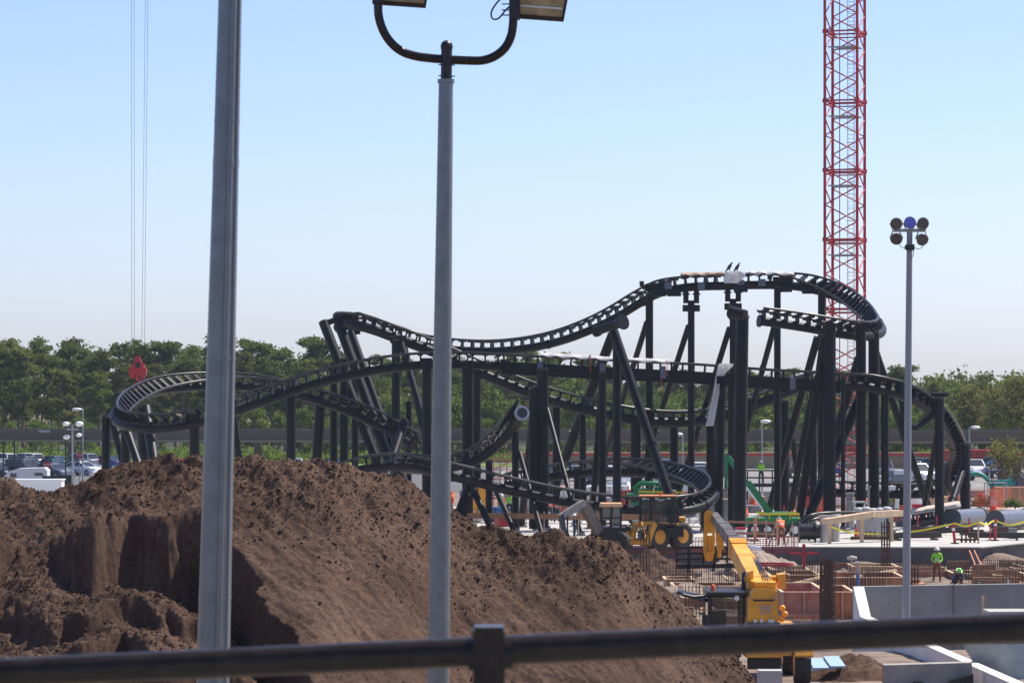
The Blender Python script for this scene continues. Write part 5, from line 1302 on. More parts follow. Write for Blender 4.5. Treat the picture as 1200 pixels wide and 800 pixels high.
# timber guard rail with braces (around the person in orange)
def guard():
    d = 196.6; root = thing('timber_barrier', 'low timber guard rail along the slab edge behind the raised boom', 'barrier', PZ(880,d))
    for y in (611,624):
        b = MB(); b.bar(P(852,y,d),P(910,y+1.5,d),.05,.14); b.part('rail', mat('stained_timber',(.46,.22,.13),.8,var=.2), root)
    for x in (852,884,898,911):
        b = MB(); b.bar(PZ(x,d),P(x,610,d),.10); b.part('post', M_timber, root)
    root = thing('braced_barrier', 'pale timber braces in an A shape around the bending person', 'barrier', PZ(917,d-.4))
    for a, c in (((910,611),(901,642)),((929,612),(921,640)),((899,642),(907,624)),((929,611),(930,640))):
        b = MB(); e = P(*c,d-.4); e.z = 0 if e.z < .3 else e.z; b.bar(P(*a,d-.4),e,.09,.06); b.part('brace', M_timber, root)
    b = MB(); b.bar(P(500,603.5,214),P(775,606,207),.10,.34); 
    o = solo('plank_rail', b, mat('brown_plank',(.33,.16,.08),.8,var=.2), 'long brown plank rail on stakes between the heap and the loader', 'rail', P(560,604,212))
    for px in (520,560,600,640,680,720,760):
        t = (px-500)/275; q = P(500,603.5,214).lerp(P(775,606,207),t); c = MB(); c.bar((q.x,q.y,0),(q.x,q.y,q.z+.3),.07); c.part('stake', M_timber, o)
    b = MB(); b.cyl(PZ(868,197.5),PZ(868,197.5,.9),.32,16); o = solo('drum', b, M_white, 'white drum with red top on the slab behind the timber rail', 'drum', PZ(868,197.5)); 
    b = MB(); b.cyl(PZ(868,197.5,.9),PZ(868,197.5,1.02),.33,16); b.part('lid', M_red, o)
guard()
def clutter():
    # pipes: two big capped cylinders
    for i, (x0,y0,x1,y1,r_,lab) in enumerate(((1117,608,1146,602,.52,'left one of two big pale steel tubes lying on the slab'),(1167,611,1200,603,.56,'right one of two big pale steel tubes, touching the picture edge'))):
        d = (EYE-.62)/( (y0-HY)/F ); a = P(x0,y0,d); e = Vector((P(x1,0,d).x+.6, d+3.6, a.z)); z = .18+r_; a.z = z; e.z = z
        root = thing('steel_tube', lab, 'tube', (a.x,a.y,0)); ax = (e-a).normalized()
        b = MB(); b.cyl(a,e,r_,24); b.part('barrel', mat('tube_paint',(.17,.18,.21),.35,.3,var=.15), root)
        b = MB(); b.ring(a-ax*.03,ax,r_*1.12,.08,n=24); b.part('end_flange', mat('flange_dark',(.05,.06,.07),.5), root)
        b = MB(); b.ring(e+ax*.03,ax,r_*1.12,.08,n=24); b.part('end_flange', mat('flange_dark',(.05,.06,.07),.5), root)
        for t in (.2,.8):
            q = a.lerp(e,t); b = MB(); b.box((q.x,q.y,.09),(1.3,.2,.18)); b.part('skid', M_timber, root)
    # staged track section with tan cover on trestles
    d = 222; root = thing('staged_track_section', 'section of dark track lying on trestles under a tan and white cover', 'track section', PZ(1095,d))
    a = P(1068,601,d); e = P(1124,592,d+5)
    for k in (-.55,.55):
        b = MB(); b.cyl(a+Vector((0,k,0)),e+Vector((0,k,0)),.09,8); b.part('rail', M_grey, root)
    b = MB(); b.cyl(a+Vector((0,0,-.72)),e+Vector((0,0,-.72)),.28,12); b.part('spine', M_navy, root)
    for i in range(13):
        q = a.lerp(e,(i+.5)/13); b = MB(); b.bar(q+Vector((0,.5,0)),q+Vector((0,0,-.6)),.10,.14); b.bar(q+Vector((0,-.5,0)),q+Vector((0,0,-.6)),.10,.14); b.part('cross_tie', M_navy, root)
    for t in (.15,.5,.85):
        q = a.lerp(e,t); b = MB(); b.box((q.x,q.y,(q.z-1.0)/2),(.2,1.4,max(.2,q.z-1.0))); b.part('trestle', M_rebar, root)
    sheeting('cover_sheet', 'tan and white cover on top of the staged track section, right of the floodlight pole', [(1067,598,221.8),(1095,593,223.8),(1124,588.5,226)], .66, mat('tan_cover',(.50,.42,.36),.8,var=.2,scale=1.5), seed=9, rest=.03, sag=.02)
    # tan boards / long timber pieces stack between mast and pole
    b = MB(); b.bar(P(966,611,199.0),P(1018,603,201),.6,.34); b.bar(P(1018,602.5,201),P(1054,601,203),.6,.36)
    b.bar(PZ(972,199.2),P(972,611,199.2),.2); b.bar(PZ(1045,202.4),P(1045,603,202.4),.2); b.bar(PZ(1010,200.7),P(1010,606,200.7),.2)
    solo('timber_stack', b, M_timber, 'long pale timbers raised on blocks in front of the mast foot', 'timber', PZ(1010,200.7))
    # coiled dark pipe rails lying left of them
    b = MB()
    for k, (x0,y0) in enumerate(((935,604),(938,609))):
        cv = [Vector(c) for c in catmull([P(x0,y0+8,204+k),P(x0+14,y0,204+k),P(x0+40,y0-3.5,205+k),P(x0+110,y0-3,206+k)],8)]; b.tube(cv,.10,8)
    for x in (940,975,1010,1040): b.bar(PZ(x,205),P(x,607,205),.15)
    solo('curved_rails', b, M_rail, 'pair of bent dark rails resting on the slab right of the bending person', 'rail', PZ(975,205))
    b = MB(); c = P(1022,597,207); 
    for i in range(5): b.ball(c+Vector((-.8+.42*i,0,.05*math.sin(i*2))),.28,8,(1.2,1,.55))
    b.box((c.x+.05,c.y,c.z/2-.1),(2.0,.8,c.z-.1)); solo('sandbags', b, M_cloth, 'pale bags piled on a crate between the mast and the floodlight pole', 'bags', (c.x,c.y,0))
    # dark crate-like spools
    for (px,d,w_,h_,lab) in ((946,201,1.0,1.25,'dark cable drum right of the timber braces'),(955,203,.8,1.1,'second dark drum, just right of the cable drum')):
        g = PZ(px,d); root = thing('cable_drum', lab, 'drum', g); b = MB(); b.cyl(g+Vector((-w_/2,0,h_/2)),g+Vector((-w_/2+.08,0,h_/2)),h_/2,18,False); b.cyl(g+Vector((w_/2-.08,0,h_/2)),g+Vector((w_/2,0,h_/2)),h_/2,18,False); b.part('flange', M_black, root)
        b = MB(); b.cyl(g+Vector((-w_/2+.08,0,h_/2)),g+Vector((w_/2-.08,0,h_/2)),h_/2*.75,16); b.part('winding', M_rail, root)
    # cone, delineators, stub bolts, tape
    def cone(px, d, h, lab):
        g = PZ(px,d); root = thing('traffic_cone', lab, 'cone', g); b = MB(); b.tube([g+Vector((0,0,.03)),g+Vector((0,0,h))],[h*.22,.03],12); b.part('shell', M_orange, root); b = MB(); b.box(g+Vector((0,0,.02)),(h*.6,h*.6,.04)); b.part('base', M_orange, root)
    cone(1003.5, 206, .75, 'orange traffic cone on the slab left of the floodlight pole')
    for (px,d,h,lab,tilt) in ((1119,199,1.15,'leaning red delineator post by the slab corner',-.12),(1166,203,1.3,'red delineator post in front of the right tube',.02),(885,203,1.35,'orange post on the slab behind the timber rail',0)):
        g = PZ(px,d); root = thing('delineator_post', lab, 'post', g); b = MB(); b.cyl(g+Vector((0,0,.05)),g+Vector((tilt,0,h)),.085,10); b.part('tube', M_red if px>900 else M_orange, root)
        b = MB(); b.cyl(g+Vector((tilt*.7,0,h*.68)),g+Vector((tilt*.8,0,h*.8)),.09,10); b.part('band', M_white, root); b = MB(); b.cyl(g,g+Vector((0,0,.06)),.25,12); b.part('base', M_black, root)
    b = MB(); b.bar(PZ(1146.5,199.5),P(1146.5,607,199.5),.09); solo('wooden_stake', b, M_timber, 'wooden stake holding the yellow tape between the two red posts', 'stake', PZ(1146.5,199.5))
    for i, px in enumerate((1127,1132,1137,1142)):
        b = MB(); g = PZ(px,200.5); b.cyl(g,g+Vector((0,0,.55)),.055,8); b.cyl(g+Vector((0,0,.1)),g+Vector((0,0,.16)),.1,6,False)
        solo('anchor_bolt', b, M_rebar, '%s from the left of four dark bolts between the red post and the wooden stake' % ORD[i], 'bolt', g, 'anchor bolts in the slab')
    for i, px in enumerate((1010,1015,1020,1025)):
        b = MB(); g = PZ(px,205); b.cyl(g,g+Vector((0,0,.5)),.055,8); b.cyl(g+Vector((0,0,.1)),g+Vector((0,0,.16)),.1,6,False)
        solo('anchor_bolt', b, M_rebar, '%s from the left of four dark bolts right of the traffic cone' % ORD[i], 'bolt', g, 'anchor bolts in the slab')
    b = MB(); b.bar(PZ(1120,199.2,.25),PZ(1147,199.3,.25),.06,.1); solo('steel_bar', b, M_rebar, 'low dark bar between the leaning red post and the stake', 'bar', PZ(1133,199.3))
    b = MB(); b.bar(PZ(997,204.2,.12),PZ(1042,203.6,.12),.18,.18); solo('steel_channel', b, M_rebar, 'dark steel channel lying beside the traffic cone', 'channel', PZ(1020,204))
    b = MB(); b.box(PZ(1187,206,.3),(.45,.45,.6)); b.box(PZ(1187,206,.62),(.5,.5,.05)); solo('grey_box', b, M_concd, 'small dark cube-shaped box right of the second red post', 'box', PZ(1187,206))
    b = MB(); 
    def tape(pp):
        cv = [Vector(c) for c in catmull(pp,10)]
        for a_, c_ in zip(cv,cv[1:]): b.bar(a_,c_,.02,.10)
    tape([P(968,615,201),P(990,622,202),P(1015,625,203),P(1045,625,203.5),P(1080,621,203),P(1119,613,199.2)]); 
    solo('barrier_tape', b, M_tape, 'sagging yellow tape from the raised timbers to the leaning red post', 'tape', PZ(1040,203)); b = MB()
    tape([P(1119,613,199.2),P(1133,616,199.4),P(1146.5,612,199.5),P(1157,614,201),P(1166,610,203),P(1185,615,203.5),P(1210,608,205)])
    solo('barrier_tape', b, M_tape, 'yellow tape between the red posts, running off the right edge', 'tape', PZ(1160,202))
    for i,(px,d,w_,h_) in enumerate(((1072,213,.5,.4),(1085,211,1.0,.25),(1098,214,.9,.35),(1025,209,1.0,.35),(1140,212,1.2,.2),(1175,214,1.0,.3))):
        b = MB(); g = PZ(px,d); b.box(g+Vector((0,0,h_/2)),(w_*1.3,.8,h_)); b.box(g+Vector((.1,0,h_+.05)),(w_*.9,.6,.1))
        solo('timber_blocking', b, M_rebar, 'dark timber blocking on the slab, %s from the left of its kind' % ORD[sorted((1072,1085,1098,1025,1140,1175)).index(px)], 'blocking', g, 'timber blocking on the slab')
    # concrete piers left of the slab corner
    for i,(px,d,h_) in enumerate(((966,201,1.5),(979,202,1.5),(996,222,2.2),(1021,224,2.6))):
        b = MB(); g = PZ(px,d); b.cyl(g,g+Vector((0,0,h_)),.26,14); b.cyl(g+Vector((0,0,h_)),g+Vector((0,0,h_+.08)),.32,14)
        solo('concrete_pier', b, M_conc, 'pale round pier near the mast foot, %s from the left' % ORD[i], 'pier', g, 'round piers near the mast foot')
clutter()
# dark elevated walkway with railings behind the columns
def walkway():
    d = 259; root = thing('steel_walkway', 'dark raised walkway with railings crossing behind the columns left of the mast', 'walkway', PZ(900,d))
    b = MB(); z = 1.75; b.box(((PZ(875,d).x+PZ(960,d).x)/2,d,z),(PZ(960,d).x-PZ(875,d).x,1.6,.25)); b.part('deck', M_rail, root)
    for yy in (-.75,.75):
        for zz in (.55,1.1): b = MB(); b.bar((PZ(875,d).x,d+yy,z+zz),(PZ(960,d).x,d+yy,z+zz),.08); b.part('rail', M_rail, root)
    for px in (876,890,905,920,935,950,959):
        b = MB(); b.bar(PZ(px,d-.7),PZ(px,d-.7,z+1.1),.10); b.part('post', M_rail, root)
walkway()
# jersey barriers / low fence / site huts in the middle distance
def middistance():
    r_ = random.Random(3)
    # red/grey steel stair tower left of the twin column
    d = 262; root = thing('stair_scaffold', 'reddish steel stair scaffold seen between the columns, left of the twin column', 'scaffold', PZ(590,d))
    b = MB()
    for px in (578,586,594,602): 
        for dy in (0,1.4): b.bar(PZ(px,d+dy),P(px,538+(px-578)*-.1,d+dy),.08)
    for k in range(5):
        z = .6+k*.75; b.bar(PZ(578,d,z),PZ(603,d,z),.06); b.bar(PZ(578,d,z),PZ(603,d,z+.75),.07)
    b.part('frame', mat('scaffold_red',(.42,.12,.09),.6), root)
    b = MB(); b.box(((PZ(578,d).x+PZ(603,d).x)/2,d+.7,3.3),(PZ(603,d).x-PZ(578,d).x,1.3,.08)); b.box(((PZ(578,d).x+PZ(603,d).x)/2,d+.7,1.7),(PZ(603,d).x-PZ(578,d).x,1.3,.08)); b.part('platform', M_grey, root)
    d = 256; root = thing('platform_lift', 'small red lift platform raised beside the twin column', 'lift', PZ(618,d))
    b = MB(); c = P(618,541,d); 
    for dx in (-.5,.5):
        for dy in (-.4,.4): b.bar(c+Vector((dx,dy,-.35)),c+Vector((dx,dy,.35)),.06)
    for zz in (-.35,0,.35):
        for dy in (-.4,.4): b.bar(c+Vector((-.5,dy,zz)),c+Vector((.5,dy,zz)),.06)
    b.box(c+Vector((0,0,-.35)),(1,.8,.06)); b.part('basket', M_red, root)
    b = MB(); q = c+Vector((0,0,-.35)); z = .5
    k = 0
    n = 6
    for i in range(n):
        z0 = .6+(q.z-.6)*i/n; z1 = .6+(q.z-.6)*(i+1)/n; b.bar((c.x-.4,c.y,z0),(c.x+.4,c.y,z1),.06); b.bar((c.x+.4,c.y,z0),(c.x-.4,c.y,z1),.06)
    b.part('scissor', M_black, root); b = MB(); b.box((c.x,c.y,.35),(1.3,.8,.5)); b.part('base', M_red, root)
    # concrete barriers in a row
    k = 0
    for px in range(590,960,16):
        dd = 272+((px*7)%5)*.1; g = PZ(px,dd,.02); b = MB()
        b.prism([g+Vector((-.0,-.3,0)),g+Vector((0,.3,0)),g+Vector((0,.12,.3)),g+Vector((0,.08,.85)),g+Vector((0,-.08,.85)),g+Vector((0,-.12,.3))],(0,0,0),(1.02,0,0))
        solo('concrete_barrier', b, M_conc, 'pale concrete barrier behind the columns, %s from the left in its row' % (ORD[k] if k < 20 else 'number %d' % (k+1)) if k < 20 else 'pale concrete barrier behind the columns, %s from the right in its row' % ORD[(958-px)//16], 'barrier', g, 'concrete barriers behind the coaster'); k += 1
    # containers, stacks and packs beyond the coaster, and material on the slab
    items = [(672,256,3.6,1.3,1.6,'white','pale utility box under the low turn, left of the loader cab'),(1048,258,2.4,1.2,1.0,'tan','tan pallet of material right of the mast foot'),
             (1123,250,1.4,1.0,1.1,'orange','orange bin below the plunging track'),(1100,254,2.2,1.0,.9,'tan','tan pallet of material left of the far-right column'),
             (1184,262,2.4,1.4,1.4,'ply','brown crate right of the teal excavator'),(945,250,1.6,1.0,1.2,'red','red crate behind the near leaning legs'),
             (860,228,1.6,1.2,1.5,'white','white tank beside the bolted-joint column foot'),(700,236,2.8,1.0,.8,'ply','brown pallet behind the low track, centre'),
             (838,224,2.0,1.5,1.7,'grey','grey cabinet at the right tip of the low turn'),(735,246,1.6,1.0,1.6,'red','red crate seen through the low turn'),
             (560,238,1.4,1.0,2.6,'yel','yellow tool cabinet seen just right of the middle lamp pole'),(622,244,2.2,1.0,1.2,'white','white crate low between the twin column and the cut-end column'),
             (714,262,3.0,1.5,1.5,'white','white box trailer behind the back of the low turn'),(930,262,1.6,1.2,1.6,'tan','tan crate behind the leaning legs left of the mast'),
             (580,232,1.2,1.0,.9,'blue','blue bin at the foot of the column under the cut end'),(960,238,1.0,1.0,1.4,'orange','orange bin at the foot of the thickest near column')]
    mm = dict(white=M_white,tan=M_timber,orange=M_orange,ply=M_ply,red=M_net,grey=M_concd,yel=M_yel,blue=M_bluep)
    for px, d, w_, dp, h_, c_, lab in items:
        g = PZ(px,d,.02); root = thing('site_crate', lab, 'crate', g); b = MB(); b.box(g+Vector((0,0,.1+h_/2)),(w_,dp,h_)); b.part('box', mm[c_], root)
        b = MB()
        for i in range(int(w_/.5)+1): b.box(g+Vector((-w_/2+.05+i*(w_-.1)/max(1,int(w_/.5)),-dp/2-.03,.1+h_/2)),(.06,.05,h_*.98))
        b.part('batten', M_rail if c_ in ('grey','yel','blue') else M_timber if c_ != 'white' else M_grey, root)
        b = MB(); b.box(g+Vector((0,0,.05)),(w_*.9,dp*.9,.1)); b.part('skid', M_rebar, root)
    # small light mast with bulbs at left, street lamps
    def litmast(px, d, ytop, lab):
        s = d/F; g = PZ(px,d); root = thing('light_tower', lab, 'light tower', g); b = MB(); b.cyl(g+Vector((0,0,.8)),P(px,ytop+8,d),.06,8); b.part('mast', M_grey, root)
        b = MB(); b.box(P(px,ytop+6,d),(14*s,.1,.1)); b.bar(P(px,ytop,d),P(px,ytop+16,d),.08); b.part('crossbar', M_grey, root)
        for (dx,dy,r_) in ((-7.5,-.5,4.2),(8,-.5,5.0),(-7,15,4.2),(7.5,12.5,3.6)):
            c = P(px+dx,ytop+dy,d); q = MB(); q.ball(c,r_*s,12,(1,1,.62)); q.part('lamp', M_white, root)
        b = MB(); b.box(g+Vector((0,0,.75)),(2.2,1.2,.9)); b.part('generator', M_white, root)
        for k in (-.6,.6): wheel(root,(g.x+k,g.y-.6,.3),.3,.2,axis=(0,1,0),rim_m=M_grey)
    litmast(85, 215, 497, 'white portable light tower with four bulbous lamps behind the left end of the heap')
    def lamp(px, ybase, ytop, d, lab, arm=-4):
        s = d/F; g = PZ(px,d,.02); root = thing('street_lamp', lab, 'street lamp', g); t = P(px,ytop+4,d); b = MB(); cv = [g]+[Vector(c) for c in catmull([P(px,ytop+8,d),P(px,ytop+2.5,d),P(px+arm*.5,ytop,d),P(px+arm,ytop+.3,d)],5)]; b.tube(cv,.075,8); b.part('pole', M_grey, root)
        b = MB(); b.ball(P(px+arm*1.4,ytop+.6,d),.33,10,(1.5,.8,.5)); b.part('lamp_head', M_white, root)
    lamp(97, 0, 479, 330, 'street lamp with curved arm behind the portable light tower', -5)
    lamp(893, 0, 493, 300, 'slim street lamp in front of the guideway, seen left of the leaning legs', 3)
    lamp(1136, 0, 500, 330, 'street lamp beyond the far-right column', 5)
    lamp(800, 0, 508, 320, 'short street lamp seen just left of the cradle support', -4)
    # white box truck and green screen behind the heap
    g = PZ(31,300,.02); root = thing('white_van', 'white van roof showing above the left end of the heap', 'van', g); b = MB(); 
    prof = [(-2.0,0,.5),(1.95,0,.5),(1.95,0,1.9),(1.7,0,2.12),(-.6,0,2.05),(-1.5,0,1.75),(-2.0,0,1.1)]
    b.prism([g+Vector(p)+Vector((0,-1,0)) for p in prof],(0,0,0),(0,2,0)); b.part('body', M_white, root)
    b = MB(); b.box(g+Vector((-1.0,-1.02,1.45)),(.55,.04,.35)); b.box(g+Vector((1.2,-1.02,1.55)),(.7,.04,.25)); b.part('window', M_glass, root)
    for k in (-1.2,1.3): wheel(root,(g.x+k,g.y-.85,.36),.36,.25,axis=(0,1,0),rim_m=M_grey)
    b = MB(); g = PZ(42,252,0); b.box(g+Vector((0,0,1.15)),(4.0,1.8,2.3)); b.box(g+Vector((0,0,2.34)),(4.15,1.95,.08)); solo('white_shed', b, M_white, 'flat white roof of a low shed just above the heap at far left', 'shed', g)
    b = MB(); a = PZ(50,296,.02); e = PZ(86,296,.02); b.box(((a.x+e.x)/2,296,.75),(e.x-a.x,.12,1.5)); o = solo('green_screen_fence', b, mat('green_screen',(.03,.045,.03),.8), 'dark green screen fence between the white van and the light tower', 'fence', a)
    for px in (50,62,74,86): c = MB(); c.bar(PZ(px,295.9,0),PZ(px,295.9,1.65),.08); c.part('post', M_rail, o)
middistance()
def strewn():
    # small gear of many kinds over the slab and the yard behind it
    r_ = random.Random(53)
    def k_pal():
        b = MB()
        for i in range(5): b.box((0,-.5+.25*i,.13),(1.2,.14,.025))
        for x in (-.5,0,.5): b.box((x,0,.06),(.1,1.1,.11))
        return b.mesh('pallet', M_timber)
    def k_barrel():
        b = MB(); b.tube([(0,0,0),(0,0,.25),(0,0,.27),(0,0,.6),(0,0,.62),(0,0,.95)],[.27,.27,.29,.29,.26,.24],14); return b.mesh('traffic_barrel', M_orange)
    def k_post():
        b = MB(); b.cyl((0,0,0),(0,0,1.1),.045,8); b.cyl((0,0,0),(0,0,.05),.2,10); b.cyl((0,0,.75),(0,0,.95),.055,8); return b.mesh('marker_post', M_red)
    def k_beam():
        b = MB(); b.box((0,0,.15),(3.4,.28,.03)); b.box((0,0,.3),(3.4,.03,.28)); b.box((0,0,.45),(3.4,.28,.03)); b.box((-1.2,0,.06),(.15,.8,.12)); b.box((1.2,0,.06),(.15,.8,.12)); return b.mesh('steel_beam', M_rail)
    def k_stack():
        b = MB()
        for j in range(4):
            for i in range(4): b.box((0,-.35+.23*i,.12+j*.13),(2.4,.2,.10))
        return b.mesh('timber_stack', M_timber)
    def k_pipe():
        b = MB()
        for i,(y,z) in enumerate(((-.3,.15),(0,.15),(.3,.15),(-.15,.41),(.15,.41))): b.tube([(-1.6,y,z),(1.6,y,z)],.145,10)
        return b.mesh('pipe_stack', M_concd)
    def k_box():
        b = MB(); b.box((0,0,.4),(.9,.7,.75)); b.box((0,0,.8),(.96,.76,.06)); b.box((0,-.37,.45),(.3,.03,.12)); return b.mesh('tool_box', M_red)
    def k_gen():
        b = MB(); b.box((0,0,.75),(1.9,1.0,.9),taper=.94); b.box((0,-.52,.75),(.7,.03,.5)); b.cyl((-.6,-.55,.3),(-.6,-.4,.3),.3,12); b.cyl((.6,-.55,.3),(.6,-.4,.3),.3,12); b.bar((.9,0,.35),(1.8,0,.3),.08); b.cyl((.5,0,1.2),(.5,0,1.5),.05,8); return b.mesh('generator', M_white)
    def k_frame():
        b = MB()
        for x in (-.75,.75):
            b.bar((x,0,0),(x,0,1.9),.05); b.bar((x,.9,0),(x,.9,1.9),.05); b.bar((x,0,1.9),(x,.9,1.9),.05); b.bar((x,0,1.0),(x,.9,1.0),.04)
        b.bar((-.75,0,.3),(.75,0,1.8),.035); b.bar((-.75,.9,1.8),(.75,.9,.3),.035); b.box((0,.45,1.93),(1.6,.8,.05)); return b.mesh('scaffold_tower', M_grey)
    def k_bag():
        b = MB(); b.ball((0,0,.32),.5,10,(1,1,.66)); b.bar((-.3,0,.6),(-.1,0,.85),.05); b.bar((.3,0,.6),(.1,0,.85),.05); return b.mesh('bulk_bag', M_cloth)
    specs = [(k_pal,'pallet','timber pallet lying about the yard behind the coaster columns',14),(k_barrel,'barrel','orange traffic barrel standing behind the coaster columns',26),(k_post,'post','thin red marker post standing on the concrete slab',24),
        (k_beam,'beam','dark steel beam on blocks on the concrete slab',14),(k_stack,'timber','stacked timbers in the yard behind the columns',12),(k_pipe,'pipes','stack of grey pipes in the yard behind the columns',9),(k_box,'tool box','red tool box on the slab among the columns',12),
        (k_gen,'generator','white wheeled generator in the yard behind the columns',8),(k_frame,'scaffold','grey scaffold tower standing among the columns',12),(k_bag,'bag','white bulk bag standing in the yard behind the columns',12)]
    for f, cat, lab, n in specs:
        me = f()
        for i in range(n):
            d = r_.uniform(224,292); px = r_.uniform(525,1198)
            if cat in ('post','tool box','beam','scaffold') : d = r_.uniform(214,262)
            if cat in ('post','beam') and r_.random() < .4: d = r_.uniform(203,216); px = r_.uniform(800,1190)
            c = PZ(px,d, .0 if d < 262 else (.02 if d > 266 and c_road(px,d) else -.0)); 
            o = bpy.data.objects.new(me.name, me); COL.objects.link(o); o.location = (c.x,c.y,c.z); o.rotation_euler = (0,0,r_.choice([0,1.57])+r_.uniform(-.4,.4)); tag(o, lab, cat, lab.replace('a ','')+', all alike', 'thing')
def c_road(px, d): return PZ(px,d).x > -1
strewn()
# ================================================================ elevated guideway
def guideway():
    root = thing('elevated_guideway', 'long grey-brown concrete guideway beam running across the view before the trees', 'guideway', (0,405,0))
    mg = mat('guideway_concrete', (.125,.095,.080), .9, var=.2, scale=.15, bump=.1)
    mg2 = mat('guideway_concrete_lower', (.26,.19,.15), .9, var=.2, scale=.3)
    yL, yR = 402, 408
    a = Vector((-260, 402, 3.95)); b_ = Vector((260, 402, 3.2))
    b = MB(); b.bar(a, b_, .8, 1.15); b.part('beam', mg, root)
    b = MB(); b.bar(a+Vector((0,-.1,-.72)), b_+Vector((0,-.1,-.72)), 1.1, .26); b.part('lower_flange', mg2, root)
    b = MB(); b.bar(a+Vector((0,3.6,.15)), b_+Vector((0,3.6,.15)), .8, 1.15); b.part('beam', mg, root)
    for i, x in enumerate(range(-250, 260, 22)):
        z = 3.95-.75*(x+260)/520-.86; b = MB(); b.prism([(x-.55,403.2,0),(x+.55,403.2,0),(x+.45,403.2,z-.5),(x+1.3,403.2,z),(x-1.3,403.2,z),(x-.45,403.2,z-.5)],(0,0,0),(0,1.1,0)); b.box((x,403.8,z-.26),(1.0,4.6,.5)); b.part('pylon', mg, root)
    b = MB(); c = P(52,505,401.4); b.box(c,(1.4,.05,.28)); b.part('panel', M_grey, root)
guideway()
# red and tan low wall / canopies beyond the right road
def rightwall():
    root = thing('boundary_wall', 'long low tan wall with a red stripe beyond the right-hand car park', 'wall', (75,388,0))
    tan = mat('tan_wall', (.30,.23,.15), .9, var=.15, scale=.5)
    b = MB(); b.box((46,388,.75),(92,.4,1.5)); b.part('panel', tan, root)
    b = MB(); b.box((46,387.9,1.62),(92,.7,.28)); b.part('stripe', M_net, root)
    b = MB(); b.box((46,387.9,1.80),(92,.6,.08)); b.part('coping', mat('wall_coping',(.65,.5,.3),.7), root)
    for i,(px,w_,lab) in enumerate(((1112,2.6,'dark red container against the tan wall, left one'),(1143,3.2,'dark red container against the tan wall, right one'),(1128,1.4,'orange-red door-sized unit between the two red containers'))):
        g = PZ(px,384,.02); b = MB(); b.box(g+Vector((0,0,1.1)),(w_*1.25,2,2.2)); o = solo('site_container', b, M_net if i<2 else M_red, lab, 'container', g)
        c = MB()
        for k in range(7): c.box((g.x-w_*.55+k*w_*1.1/6,g.y-1.02,1.1),(.06,.06,2.0))
        c.part('rib', M_rail, o)
rightwall()
